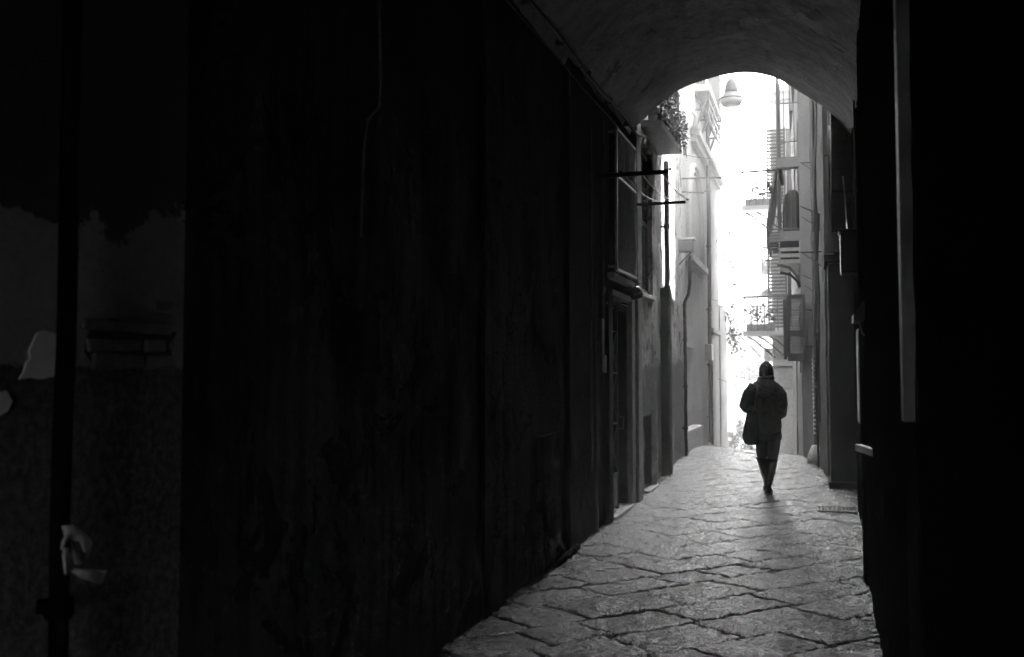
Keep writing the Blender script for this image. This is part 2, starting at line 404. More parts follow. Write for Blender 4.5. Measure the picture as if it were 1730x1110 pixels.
def near_plaster():
    m, n, b = newmat('near_pier_plaster'); c, g = coords(n)
    sx = n.nodes.new('ShaderNodeSeparateXYZ'); n.links.new(g.outputs['Position'], sx.inputs[0])
    t = N(n, 'ShaderNodeTexNoise', i_Scale=3.2, i_Detail=9.0, i_Roughness=0.6); n.links.new(c, t.inputs['Vector'])
    f = N(n, 'ShaderNodeTexNoise', i_Scale=30.0, i_Detail=9.0, i_Roughness=0.7); n.links.new(c, f.inputs['Vector'])
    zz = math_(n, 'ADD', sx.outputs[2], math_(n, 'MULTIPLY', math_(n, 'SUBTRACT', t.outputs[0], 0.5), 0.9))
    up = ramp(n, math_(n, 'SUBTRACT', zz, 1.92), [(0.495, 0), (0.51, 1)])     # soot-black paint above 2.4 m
    lo = ramp(n, math_(n, 'SUBTRACT', math_(n, 'ADD', sx.outputs[2], math_(n, 'MULTIPLY', math_(n, 'SUBTRACT', f.outputs[0], 0.5), 0.08)), 1.42), [(0.495, 1), (0.51, 0)])
    base = mixc(n, ramp(n, t.outputs[0], [(0.35, 0), (0.65, 1)]), 0.42, 0.28)
    base = mixc(n, lo, base, mixc(n, ramp(n, f.outputs[0], [(0.4, 0), (0.62, 1)]), 0.045, 0.14))
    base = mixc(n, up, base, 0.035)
    base = mixc(n, 0.5, base, ramp(n, f.outputs[0], [(0.3, 0.5), (0.7, 1.1)]), 'MULTIPLY')
    n.links.new(base, b.inputs['Base Color']); b.inputs['Roughness'].default_value = 0.9
    h = math_(n, 'ADD', f.outputs[0], math_(n, 'MULTIPLY', up, 0.6)); h = math_(n, 'ADD', h, math_(n, 'MULTIPLY', lo, math_(n, 'MULTIPLY', f.outputs[0], 1.5)))
    bp = N(n, 'ShaderNodeBump', i_Strength=0.8, i_Distance=0.02); n.links.new(h, bp.inputs['Height']); n.links.new(bp.outputs[0], b.inputs['Normal']); return m
M['near'] = near_plaster()
lp = link('wall', mb, M['near'], house, smooth=True, label='near pier of mottled flaking plaster')
# exposed stone courses with open joints
mb = MB()
rows = [(0, 548, 556), (1, 566, 578), (2, 596, 622)]
for k, (y0p, y1p, a, b_) in enumerate([(548, 556, 150, 300), (574, 592, 158, 248), (574, 594, 252, 288), (600, 624, 164, 252), (602, 622, 256, 304), (532, 545, 268, 300), (508, 520, 276, 300)]):
    p = onX(a, y1p, XL+0.03); q = onX(b_, y0p, XL+0.03)
    j_ = lambda: random.uniform(-0.007, 0.007)
    mb.hexa([(x_, y_+j_(), z_+j_()) if x_ < XL else (x_+j_(), y_+j_(), z_+j_()) for z_ in (p.z, q.z) for x_, y_ in ((XL-0.05, p.y), (XL+0.016, p.y), (XL+0.016, q.y), (XL-0.05, q.y))])
o = link('exposed_stone_course', mb, simple('course_stone', 0.20, 0.9, 0, 0.4, 8, 0.8), house); bevel(o, 0.008, 3)
mb = MB(); p = onX(146, 628, XL+0.02); q = onX(306, 546, XL+0.02)
mb.prism([(XL+0.004, p.y+(q.y-p.y)*a, p.z+(q.z-p.z)*b) for a, b in ((0.02, .35), (0.12, .08), (.3, .2), (.5, .02), (.66, .16), (.8, .05), (.95, .3), (.9, .55), (1.0, .8), (.75, .95), (.5, .86), (.3, 1.0), (.1, .9), (.04, .6))], (-0.03, 0, 0)); link('open_joint', mb, M['void'], house)
# bright remnants of lime plaster left of the pipe
for poly in ([(33, 641), (41, 628), (45, 613), (52, 606), (50, 592), (57, 577), (63, 563), (76, 558), (90, 562), (104, 568), (118, 574), (118, 640), (92, 636), (70, 641), (52, 638)], [(0, 662), (12, 660), (21, 678), (14, 694), (0, 702)]):
    mb = MB(); pts = [onX(a, b_, XL+0.007) for a, b_ in poly]; mb.prism(pts, (-0.02, 0, 0)); link('plaster_remnant', mb, M['bare'], house)
# right wall of the passage
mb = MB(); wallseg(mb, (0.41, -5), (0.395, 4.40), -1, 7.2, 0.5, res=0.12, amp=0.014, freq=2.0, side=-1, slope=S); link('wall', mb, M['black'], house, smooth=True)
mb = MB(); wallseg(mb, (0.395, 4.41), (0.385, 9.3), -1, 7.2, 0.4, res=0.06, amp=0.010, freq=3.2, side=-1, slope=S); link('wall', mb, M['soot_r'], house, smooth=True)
mb = MB()
wallseg(mb, (0.47, 9.3), (0.45, YE), -1, 7.2, 0.4, res=0.08, amp=0.02, freq=2.8, side=-1, slope=S)
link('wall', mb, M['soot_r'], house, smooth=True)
# vault
prof = [(-2.42, 4.9), (-2.32, 5.12), (-2.27, 5.19), (-2.1, 5.33), (-1.88, 5.52), (-1.64, 5.665), (-1.3, 5.765), (-0.96, 5.81), (-0.7, 5.79), (-0.42, 5.69), (-0.16, 5.5), (0.02, 5.37), (0.19, 5.22), (0.33, 5.08), (0.42, 4.95), (0.55, 4.8)]
def prof_at(t):
    k = len(prof)-1; f_ = t*k; i = min(int(f_), k-1); u = f_-i
    P = [prof[max(0, min(k, i+j))] for j in (-1, 0, 1, 2)]
    return tuple(0.5*((2*P[1][c])+(P[2][c]-P[0][c])*u+(2*P[0][c]-5*P[1][c]+4*P[2][c]-P[3][c])*u*u+(-P[0][c]+3*P[1][c]-3*P[2][c]+P[3][c])*u**3) for c in (0, 1))
mb = MB(); rowsv = []
NY = 150
for i in range(NY+1):
    y = -5+(YE+5.001)*i/NY; row = []
    for j in range(61):
        x, z = prof_at(j/60); z += S*(y-YE)
        a = 0.025*fbm((x*1.6, y*1.1, z*1.6))+0.006*math.sin(y*7+2.5*fbm((x, y, 3)))
        row.append((x+0.02*(a > 0)*0, y, z+a*(0.6 if i == NY else 1)))
    rowsv.append(row)
mb.grid(rowsv); link('vault', mb, M['vault'], house, smooth=True)
# front ring of the arch and the mass of the house above
mb = MB(); ring = [(prof_at(j/60)) for j in range(61)]
poly = [(x, YE, z+0.012) for x, z in ring] + [(0.55, YE, 7.0), (-2.42, YE, 7.0)]
mb.prism(poly, (0, 0.10, 0)); link('arch_ring', mb, M['vault'], house)
mb = MB(); mb.box(-9, 7, -5.2, YE+0.08, 7.0, 16.5); mb.box(-9, -2.43, YE-0.2, YE+0.05, 5, 7.0); mb.box(0.56, 7, YE-0.3, YE+0.02, -1, 7.0)
link('upper_storeys', mb, M['ext2'], house)
mb = MB(); mb.box(-2.44, -1.5, -5.3, -5.0, -1, 7); mb.box(-0.1, 0.6, -5.3, -5.0, -1, 7); mb.box(-1.5, -0.1, -5.3, -5.0, 2.3, 7); link('end_wall', mb, M['soot'], house)
# spring-line conduit and cables
mb = MB(); pts = []
for i in range(40):
    y = 2+(YE-2)*i/39; pts.append((XL+0.045+0.006*math.sin(y*2.2), y, 5.14+S*(y-YE)+0.018*math.sin(y*1.7)))
pts += [(XL+0.06, YE+0.15, 5.13), (XL+0.12, YE+0.45, 5.16), (XL+0.05, YE+0.8, 5.18)]
mb.tube(pts, 0.022, 8)
for i in range(9): y = 3.2+i*1.15; mb.box(XL-0.01, XL+0.075, y, y+0.03, 5.105+S*(y-YE), 5.175+S*(y-YE))
link('conduit', mb, M['iron_g'], house, smooth=True)
mb = MB(); pts = []
for i in range(30): y = 6+(YE-6.2)*i/29; pts.append((XL+0.02, y, 4.98+S*(y-YE)-0.02*abs(math.sin(y*1.4))))
mb.tube(pts, 0.008, 6); link('cable', mb, M['cable'], house)
mb = MB(); pts = [onX(a, b_, XL+0.01) for a, b_ in ((641, -20), (643, 90), (642, 180), (620, 205), (613, 270), (610, 400))]; mb.tube(pts, 0.008, 6); link('cable', mb, M['iron_g'], house)
# barred window
def zz(z, y): return z+S*(y-12)
wdw = link('window', MB().box(XL-0.30, XL-0.27, win_y[0], win_y[1], 3.0, 5.0), M['void'], house)
mb = MB()
y0, y1 = win_y[0]-0.03, win_y[1]+0.03
for z_ in (3.17, 4.28, 4.84): mb.bar((XL+0.075, y0, zz(z_, y0)), (XL+0.075, y1, zz(z_, y1)), 0.045, 0.028)
mb.bar((XL+0.075, y0, 3.15), (XL+0.075, y0, 4.85), 0.03, 0.03); mb.bar((XL+0.075, y1, 3.15), (XL+0.075, y1, 4.85), 0.03, 0.03)
for y_ in (y0, y1):
    for z_ in (3.2, 4.3, 4.8): mb.bar((XL-0.03, y_, z_), (XL+0.07, y_, z_), 0.025, 0.025)
link('grille_frame', mb, M['galv'], wdw)
for i in range(11):
    y = win_y[0]+0.06+(win_y[1]-win_y[0]-0.12)*i/10
    mb = MB(); mb.tube([(XL+0.075, y, zz(3.16, y)), (XL+0.075, y, zz(4.85, y))], 0.010, 8); link('bar', mb, M['galv'], wdw, smooth=True)
mb = MB(); mb.box(XL-0.3, XL+0.06, win_y[0]-0.08, win_y[1]+0.08, 3.06, 3.13); bevel(link('sill', mb, M['stone'], wdw), 0.01)
# door with iron gate leaf, lintel, fanlight louvres, bright jamb and step
dr = link('door', MB().box(XL-0.62, XL-0.58, door_y[0]-0.1, door_y[1]+0.1, 0.2, 2.9), M['void'], house)
mb = MB()
gy0, gy1 = door_y[0]+0.02, door_y[0]+0.50
gx = XL-0.02
for y_ in (gy0, gy1): mb.bar((gx, y_, 0.32), (gx, y_, 2.80), 0.03, 0.03)
for z_ in (0.36, 0.75, 1.35, 1.95, 2.45, 2.78): mb.bar((gx, gy0, z_), (gx, gy1, z_), 0.025, 0.022)
for z0_, z1_ in ((0.75, 1.35), (1.35, 1.95), (1.95, 2.45)):
    mb.bar((gx, gy0, z0_), (gx, gy1, z1_), 0.012, 0.012); mb.bar((gx, gy1, z0_), (gx, gy0, z1_), 0.012, 0.012)
mb.box(gx-0.006, gx+0.006, gy0, gy1, 0.36, 0.75)
link('gate_leaf', mb, M['iron_g'], dr)
mb = MB(); mb.tube([(XL+0.01, gy1-0.02, 1.28), (XL+0.06, gy1-0.02, 1.28), (XL+0.07, gy1-0.02, 1.42), (XL+0.01, gy1-0.02, 1.42)], 0.008, 6); link('handle', mb, M['galv'], dr)
mb = MB(); mb.box(XL-0.25, XL+0.035, door_y[0]-0.12, door_y[1]+0.04, 2.86, 2.93)
for k in range(4): mb.bar((XL+0.02-0.03*k, door_y[0], 2.84-0.03*k), (XL+0.02-0.03*k, door_y[1], 2.84-0.03*k), 0.02, 0.008)
link('lintel', mb, M['stone'], dr)
mb = MB(); mb.box(XL-0.2, XL+0.05, door_y[1], YE-0.02, -0.2, 2.92); bevel(link('jamb', mb, M['ext_r3'], dr), 0.012)
mb = MB(); mb.box(XL-0.3, XL+0.07, door_y[0]-0.05, door_y[1]+0.05, -0.2, 0.30); bevel(link('step', mb, M['stone'], dr), 0.02, 3)
mb = MB(); mb.box(XL-0.4, XL+0.04, door_y[0]-0.22, door_y[0], -0.2, 2.95); bevel(link('jamb', mb, M['soot'], dr), 0.012)
# house-number plate and bell box beside the door
mb = MB(); mb.box(XL-0.01, XL+0.03, 11.02, 11.10, 1.95, 2.15); bevel(link('bell_box', mb, M['galv'], house), 0.01)
# ---- lamp above door
lt = thing('wall_lamp', 'small dark globe lamp over the barred iron door', 'lamp', (XL, 12.45, 2.95))
mb = MB(); mb.tube([(XL-0.03, 12.45, 3.02), (XL+0.06, 12.45, 3.03), (XL+0.13, 12.45, 3.03)], 0.012, 8); link('bracket', mb, M['iron'], lt, smooth=True)
mb = MB(); mb.lathe((XL+0.13, 12.45, 2.95), [(0.03, 0.10), (0.055, 0.08), (0.085, 0.03), (0.09, -0.0), (0.07, -0.05), (0.03, -0.075)][::-1], 20); link('globe', mb, simple('lamp_glass_dark', 0.03, 0.12, 0, 0.1, 10, 0), lt, smooth=True)

# ---- black downpipe on the near pier
yp = onX(112, 500, XL+0.075).y
pipe = thing('downpipe', 'thick black downpipe on the flaking plaster, nearest on the left wall', 'pipe', (XL, yp, 0))
mb = MB(); pts = [(XL+0.075+0.003*math.sin(i), yp+0.003*math.cos(i*1.7), 0.02+5.6*i/20) for i in range(21)]; mb.tube(pts, 0.029, 16); link('pipe', mb, M['black'], pipe, smooth=True)
for z_ in (1.15, 3.1):
    mb = MB(); mb.lathe((XL+0.075, yp, z_), [(0.038, 0), (0.043, 0.01), (0.043, 0.05), (0.038, 0.06)], 16); mb.box(XL-0.02, XL+0.05, yp-0.012, yp+0.012, z_+0.01, z_+0.05); link('collar', mb, M['black'], pipe, smooth=True)
# crumpled rag/paper tied round it
mb = MB()
xr = XL+0.125
def crumple(outline, seed, thick=0.012):
    pts = [onX(a, b_, xr) for a, b_ in outline]
    n_ = len(pts)//2; A = pts[:n_]; B = pts[n_:][::-1]
    rows_ = []
    for i in range(n_):
        row = []
        for j in range(7):
            q = A[i].lerp(B[i], j/6); q.x += 0.018*fbm((q.y*18+seed, q.z*18, seed)); row.append(q)
        rows_.append(row)
    return rows_
mb.grid(crumple([(106, 888), (122, 886), (140, 900), (156, 916), (152, 945), (146, 930), (139, 932), (132, 915), (122, 912), (108, 930)], 1))
mb.grid(crumple([(107, 925), (107, 940), (106, 955), (107, 970), (115, 970), (114, 955), (117, 940), (114, 925)], 3))
mb.grid(crumple([(118, 925), (122, 940), (126, 953), (134, 952), (131, 938), (124, 925)], 4))
mb.grid(crumple([(120, 965), (135, 975), (150, 980), (168, 987), (178, 964), (156, 962), (138, 961), (124, 960)], 2))
rag = link('rag', mb, M['paper'], smooth=True); m_ = rag.modifiers.new('thick', 'SOLIDIFY'); m_.thickness = 0.008
tag(rag, 'crumpled pale scrap of paper tied to the black downpipe', 'scrap')

# ---- right wall fittings
mb = MB(); a = onX(1448, 752, 0.42); 
sill = thing('stone_shelf', 'pale stone sill jutting from the dark right wall', 'sill', (0.4, 9.2, 1.15))
link('slab', MB().box(0.20, 0.42, 8.50, 8.62, 1.23, 1.29), M['sill'], sill)
mb = MB(); mb.prism([(0.42, 8.53, 1.12), (0.42, 8.53, 1.23), (0.24, 8.53, 1.23)], (0, 0.05, 0)); link('bracket', mb, M['iron'], sill)
def fix_sill():
    ch = [c for c in sill.children]
    for c in ch: bpy.data.objects.remove(c)
    a = onY(1450, 756, 8.3); b = onY(1489, 768, 7.3)
    mb = MB(); mb.bar(a, b, 0.05, 0.055); bevel(link('slab', mb, M['sill'], sill), 0.006)
    mb = MB(); mb.prism([(0.42, 7.9, a.z-0.02), (0.36, 7.9, a.z-0.02), (0.42, 7.9, a.z-0.16)], (0, 0.03, 0)); link('bracket', mb, M['iron'], sill)
fix_sill()
mb = MB(); mb.box(0.345, 0.40, 4.46, 4.60, 1.70, 4.3); o = link('door_post', mb, simple('pale_stripped_wood', 0.26, 0.6, 0, 0.35, 5, 0.5), house, label='pale stripped wooden door post'); bevel(o, 0.006)
mb = MB(); mb.box(0.35, 0.40, 4.465, 4.60, 0.05, 1.70); link('door_post', mb, M['wood'], house)
mb = MB(); wallseg(mb, (0.372, 4.61), (0.372, 7.9), 0.05, 3.9, 0.05, res=0.05, amp=0.012, freq=6, side=-1); link('plank_panel', mb, M['wood'], house, smooth=True)
mb = MB(); mb.box(0.35, 0.5, 8.9, 9.02, -0.2, 4.2); bevel(link('door_post', mb, M['wood'], house), 0.01)
mb = MB(); mb.box(0.372, 0.46, 9.32, 9.36, 0.2, 3.6); link('panel_edge', mb, M['wood'], house)
mb = MB(); mb.box(0.405, 0.50, 10.75, 11.1, 1.42, 2.40); bevel(link('lit_plaster_strip', mb, M['bare'], house), 0.02)  # pale block stands in for plaster lit from the arch mouth
# dark meter box, cable and bracket lamp on the right wall
bx = thing('meter_box', 'dark square box high on the right wall under a thin bright cable', 'box', (0.42, 10.9, 3.0))
mb = MB(); mb.box(0.255, 0.47, 10.8, 11.15, 2.98, 3.40); bevel(link('case', mb, M['iron'], bx), 0.012)
mb = MB(); mb.box(0.24, 0.49, 10.78, 11.17, 3.402, 3.43); bevel(link('lid', mb, M['iron'], bx), 0.006)
mb = MB(); mb.tube([onY(1424, 298, 11.9), onY(1428, 340, 11.8), onY(1430, 372, 11.6), onY(1432, 398, 11.2)], 0.009, 6); link('cable', mb, M['line'], bx)
cv = thing('small_canopy', 'small dark sloping canopy low on the right wall', 'canopy', (0.38, 8.9, 2.3))
mb = MB(); mb.prism([(0.42, 8.7, 2.58), (0.30, 8.7, 2.42), (0.30, 8.7, 2.36), (0.42, 8.7, 2.36)], (0, 0.5, 0)); link('hood', mb, M['iron'], cv)
mb = MB(); mb.tube([(0.34, 8.68, 2.36), (0.36, 8.68, 2.26), (0.42, 8.68, 2.20)], 0.008, 6); link('bracket', mb, M['galv'], cv)
mb = MB()
p = onY(1440, 12, 11.5); mb.tube([(0.42, 11.6, 6.2), (0.36, 11.5, 5.9), (0.38, 11.4, 5.5), (0.43, 11.3, 4.9), (0.44, 11.3, 3.5)], 0.012, 6); link('cable', mb, M['cable'], house)

# ================================================================== LEFT HOUSE JUST OUTSIDE (Y 12.9 - 19.6)
lh = thing('corner_house', 'weathered house with peeling plaster left of the alley just past the arch', 'building', (-4, 16, 0))
P0 = (XL-0.002, YE+0.10); P1 = (-2.49, 19.6)
Lw = math.hypot(P1[0]-P0[0], P1[1]-P0[1])
def sY(y): return (y-P0[1])*Lw/(P1[1]-P0[1])
tw = (sY(13.72), sY(15.02), 2.78, 4.98); nich = (sY(13.95), sY(14.75), 0.02, 1.05)
mb = MB(); wallseg(mb, P0, P1, -1, 15, 0.32, holes=[tw, nich], res=0.11, amp=0.022, freq=2.2, slope=S); link('wall', mb, M['ext'], lh, smooth=True)
mb = MB(); mb.box(-9, -2.82, YE+0.10, 19.6, -1, 15.4); link('core', mb, M['ext2'], lh)
mb = MB(); mb.prism([(-9.2, YE+0.12, 15.4), (-9.2, 19.7, 15.4), (-2.2, 19.7, 15.4), (-2.0, YE+0.12, 15.4)], (0, 0, 0.2)); link('roof', mb, M['stone'], lh)
mb = MB(); mb.box(XL-0.02, XL+0.07, YE+0.11, YE+0.42, -1, 5.35); bevel(link('pilaster', mb, M['ext_r3'], lh), 0.02)
wn = link('window', MB().box(XL-0.30, XL-0.27, 13.6, 15.1, 3.0, 5.4), M['void'], lh)
# two louvred leaves
def louvre(mb, x, y0, y1, z0, z1, n_, dirn=1):
    for a, b in ((y0, y0+0.05), (y1-0.05, y1)): mb.box(x-0.02, x+0.02, a, b, z0, z1)
    for a, b in ((z0, z0+0.07), (z1-0.07, z1), ((z0+z1)/2-0.03, (z0+z1)/2+0.03)): mb.box(x-0.019, x+0.019, y0+0.051, y1-0.051, a, b)
    for i in range(n_):
        z = z0+0.09+(z1-z0-0.18)*i/(n_-1)
        mb.hexa([(x-0.016, y0+0.05, z+0.012), (x+0.016, y0+0.05, z-0.016), (x+0.016, y1-0.05, z-0.016), (x-0.016, y1-0.05, z+0.012), (x-0.016, y0+0.05, z+0.018), (x+0.016, y0+0.05, z-0.010), (x+0.016, y1-0.05, z-0.010), (x-0.016, y1-0.05, z+0.018)])
for a, b in ((13.75, 14.36), (14.37, 14.98)):
    mb = MB(); louvre(mb, XL-0.14, a, b, 3.12, 5.24, 40); link('shutter', mb, M['shutter'], wn)
mb = MB(); y_ = (13.66, 15.08); mb.prism([(XL-0.3, y_[0], 3.03), (XL+0.02, y_[0], 3.03), (XL-0.02, y_[1], 3.06), (XL-0.35, y_[1], 3.06)], (0, 0, 0.06)); bevel(link('sill', mb, M['sill'], wn), 0.008)
link('cellar_hatch', MB().box(XL-0.26, XL-0.2, 13.9, 14.8, 0.2, 1.5), M['void'], lh)
mb = MB(); mb.box(XL-0.1, XL+0.03, 14.76, 14.80, 0.3, 1.42); mb.box(XL-0.3, XL+0.06, 13.9, 14.82, 0.1, 0.325); link('hatch_frame', mb, M['stone'], lh)
# dado coping ledges (broken plaster edge, proud of the wall)
mb = MB(); mb.box(-2.6, XL-0.012, 16.6, 19.45, 0, 1.0)
# balcony over the window with plants
bal = link('balcony', MB().prism([(-2.36, 13.72, 5.42), (-2.03, 13.80, 5.42), (-2.0, 15.75, 5.45), (-2.42, 15.75, 5.45)], (0, 0, 0.09)), M['stone_dk'], lh)
mb = MB()
for z_ in (5.62, 6.35): mb.bar((-2.05, 13.85, z_), (-2.02, 15.72, z_+0.02), 0.025, 0.02); mb.bar((-2.38, 13.85, z_), (-2.05, 13.85, z_), 0.02, 0.02)
for i in range(17): y = 13.86+i*0.116; mb.tube([(-2.05+0.001*i, y, 5.51), (-2.05+0.001*i, y, 6.36)], 0.008, 6)
link('railing', mb, M['iron'], bal)
# pots and trailing plants on the balcony
def leaf_cluster(mb, c, spread, n_, size, seed, down=0.0):
    rnd = random.Random(seed)
    for i in range(n_):
        p = Vector((c[0]+rnd.gauss(0, spread[0]), c[1]+rnd.gauss(0, spread[1]), c[2]+rnd.gauss(0, spread[2])-down*rnd.random()))
        d = Vector((rnd.uniform(-1, 1), rnd.uniform(-1, 1), rnd.uniform(-1, 0.6))).normalized(); e = d.cross(Vector((rnd.uniform(-1, 1), rnd.uniform(-1, 1), rnd.uniform(-1, 1)))).normalized()
        s_ = size*rnd.uniform(0.6, 1.3); k = len(mb.v); m1 = p+d*s_*0.5+Vector((0, 0, s_*0.1))
        mb.v += [tuple(p), tuple(m1+e*s_*0.3), tuple(p+d*s_), tuple(m1-e*s_*0.3)]; mb.f.append((k, k+1, k+2, k+3))
for k, (y, lab) in enumerate([(13.95, 'bushy potted plant at the near corner of the left balcony'), (14.6, 'potted plant in the middle of the left balcony railing'), (15.3, 'potted plant with long trailing stems at the far end of the left balcony')]):
    pt = thing('potted_plant', lab, 'potted plant', (-2.12, y, 5.53), 'potted plants on the left balcony')
    mb = MB(); mb.lathe((-2.15, y, 5.52), [(0.08, 0), (0.10, 0.16), (0.115, 0.17), (0.115, 0.2)], 14); link('pot', mb, M['stone'], pt, smooth=True)
    mb = MB(); leaf_cluster(mb, (-2.10, y, 5.92), (0.09, 0.17, 0.13), 120, 0.06, k)
    for q in range(9):
        yy = y+random.uniform(-0.2, 0.25); xx = -1.96+random.uniform(-0.02, 0.06); zl = random.uniform(0.25, 0.6)+(0.1 if k == 2 else 0)
        leaf_cluster(mb, (xx, yy, 5.95), (0.015, 0.015, 0.05), 26, 0.05, 100+q+20*k, down=zl)
    link('foliage', mb, M['leaf_p'], pt)
    mb = MB()
    for q in range(6):
        yy = y+random.uniform(-0.2, 0.25); mb.tube([(-2.1, y, 5.7), (-2.02, yy, 5.95), (-1.93, yy+0.04, 5.75), (-1.90, yy+0.1, 5.3+0.1*random.random())], 0.005, 5)
    link('stem', mb, M['leaf_p'], pt)
# downpipes
def drain(x, y, z0, z1, r, mat, parent, name='downpipe', cl=(0.6, 2.2, 3.8), lab=None):
    mb = MB(); pts = [(x+0.004*math.sin(i*1.3), y+0.006*math.sin(i*0.9), z0+(z1-z0)*i/24) for i in range(25)]; mb.tube(pts, r, 12)
    for c in cl:
        mb.lathe((x, y, c), [(r*1.05, 0), (r*1.3, 0.01), (r*1.3, 0.07), (r*1.05, 0.08)], 12); mb.box(x-0.16, x, y-0.015, y+0.015, c+0.02, c+0.05)
    return link(name, mb, mat, parent, smooth=True, label=lab)
drain(-2.28, 16.0, 0.35, 5.4, 0.042, M['iron'], lh, cl=(1.9, 2.6, 3.05, 3.3, 4.3))
mb = MB(); mb.box(-2.6, -2.25, 15.95, 16.28, -0.3, 3.35); bevel(link('buttress', mb, M['pier'], lh), 0.02, 3)
drain(-2.42, 19.35, 0.4, 3.1, 0.035, M['iron'], lh, cl=(0.9, 1.7, 2.6))
mb = MB(); mb.tube([(-2.42, 19.3, 3.1), (-2.41, 19.25, 3.35), (-2.33, 19.2, 3.5), (-2.30, 19.2, 3.75), (-2.30, 19.2, 4.25)], 0.035, 10); link('pipe_elbow', mb, M['iron'], lh, smooth=True)
hd = thing('wall_cabinet', 'small grey lidded box on a bent pipe at the far corner of the left house', 'box', (-2.4, 19.1, 4.2))
mb = MB(); mb.box(-2.50, -2.20, 18.9, 19.2, 4.30, 4.52); bevel(link('case', mb, M['iron_g'], hd), 0.01)
mb = MB(); mb.box(-2.52, -2.17, 18.87, 19.23, 4.523, 4.56); link('lid', mb, M['galv'], hd)
mb = MB(); mb.bar((-2.5, 19.05, 4.05), (-2.25, 19.05, 4.29), 0.03, 0.03); link('bracket', mb, M['iron'], hd)
# clothes-line brackets
for k, (y, z, x1, lab) in enumerate([(10.92, 4.16, -1.53, 'black iron clothes-line arm over the barred window, the nearer and higher of the pair'), (12.82, 4.15, -1.58, 'black iron clothes-line arm beside the arch mouth, the farther and lower of the pair')]):
    a = thing('line_bracket', lab, 'bracket', (XL, y, z), 'clothes-line arms on the left wall')
    mb = MB(); mb.bar((XL-0.05, y, z), (x1, y, z+0.005), 0.045, 0.045 if k == 0 else 0.035); link('arm', mb, M['iron'], a)
    for q in range(3):
        mb = MB(); xx = x1+0.02-q*0.28; mb.lathe((xx, y, z+0.022), [(0.012, 0), (0.018, 0.01), (0.018, 0.02), (0.008, 0.03)], 8); link('knob', mb, M['iron'], a)
for x, lab in ((-2.02, 'sagging white clothes line nearer the wall'), (-1.82, 'sagging white clothes line, middle of the three'), (-1.6, 'thin slack clothes line farthest from the wall')):
    mb = MB(); pts = []
    for i in range(15):
        t = i/14; pts.append((x+0.10*t-0.02, 10.92+(12.82-10.92)*t, 4.18-0.06*math.sin(math.pi*t)))
    mb.tube(pts, 0.008, 5); tag(link('clothes_line', mb, M['line']), lab, 'clothes line', 'clothes lines strung between the two arms')

# ================================================================== SECOND LEFT HOUSE (Y 19.7 - 31)
l2 = thing('tall_left_house', 'tall pale grey house beyond the near left corner, with arched niche and drainpipe', 'building', (-4, 25, 0))
X2 = -2.65
arch_h = (21.75-19.7, 24.1-19.7)
mb = MB(); wallseg(mb, (X2, 19.7), (X2, 28.9), -2, 17, 0.4, res=0.25, amp=0.03, freq=1.0); link('wall', mb, M['ext2'], l2, smooth=True)
mb = MB(); wallseg(mb, (X2+0.03, 28.9), (X2, 31.5), -3, 4.0, 0.4, res=0.2, amp=0.05, freq=1.2); link('garden_wall', mb, M['ext2'], l2, smooth=True)
mb = MB(); mb.box(-9, X2-0.25, 19.7, 28.9, -2, 17.3); mb.box(-9, X2-0.41, 28.9, 31.5, -3, 4.0); mb.box(-9, X2+0.1, 19.6, 29, 17.3, 17.5); link('core', mb, M['ext2'], l2)
# blind arch in relief: moulded rings
def arch_pts(yc, hw, zs, rise, n_=24, z0=0):
    pts = [(yc-hw, z0)]
    for i in range(n_+1):
        a = math.pi*(1-i/n_); pts.append((yc+hw*math.cos(a), zs+rise*math.sin(a)))
    pts.append((yc+hw, z0)); return pts
yc = 22.95
for k, (hw, rr) in enumerate(((1.36, 0.075), (1.16, 0.05), (1.0, 0.035))):
    mb = MB(); pts = arch_pts(yc, hw, 5.3, 1.45-0.12*k, 24, 4.55)
    mb.tube([(X2+0.03, y, z) for y, z in pts], rr, 8); link('arch_moulding', mb, M['ext2'], l2, smooth=True)
mb = MB(); pts = arch_pts(yc, 0.98, 5.3, 1.2, 24, 4.6); mb.prism([(X2+0.02, y, z) for y, z in pts][::-1], (0.012, 0, 0)); link('niche_panel', mb, M['ext_r3'], l2)
mb = MB(); mb.box(X2-0.05, X2+0.16, yc-1.6, yc+1.6, 4.42, 4.56); mb.box(X2-0.05, X2+0.09, yc-1.5, yc+1.5, 4.30, 4.42); link('impost', mb, M['ext2'], l2)
mb = MB(); mb.box(X2-0.1, X2+0.20, 22.6, 28.9, 7.40, 7.55); mb.box(X2-0.1, X2+0.11, 22.6, 28.9, 7.28, 7.40); link('string_course', mb, M['ext2'], l2)
mb = MB(); mb.box(X2-0.1, X2+0.08, 26.5, 28.9, 3.1, 3.22); link('lower_string_course', mb, M['ext2'], l2)
mb = MB(); mb.tube([(X2, 22.55, 7.45), (X2+0.10, 22.5, 7.6), (X2+0.13, 22.45, 7.8), (X2+0.06, 22.4, 7.9)], [0.07, 0.06, 0.05, 0.03], 10); link('scroll_corbel', mb, M['ext2'], l2, smooth=True)
drain(X2+0.09, 25.4, 0.3, 9.0, 0.05, M['iron_g'], l2, cl=(0.9, 2.2, 3.6, 5.2, 6.6))
drain(X2+0.06, 26.1, 0.2, 2.6, 0.03, M['iron_g'], l2, cl=(1.0, 2.0))
mb = MB(); mb.box(X2-0.05, X2+0.2, 19.75, 22.6, -0.5, 0.86); bevel(link('base_block', mb, M['stone'], l2), 0.03)
mb = MB(); mb.box(X2+0.0, X2+0.16, 25.15, 25.65, 2.35, 2.75); bevel(link('junction_box', mb, M['galv'], l2), 0.02)
pl = MB(); pl.box(X2-0.01, X2+0.05, 20.95, 22.3, 2.55, 3.02); o = link('wall_plaque', pl, M['stone']); bevel(o, 0.01); tag(o, 'square weathered stone plaque on the pale left house', 'plaque')
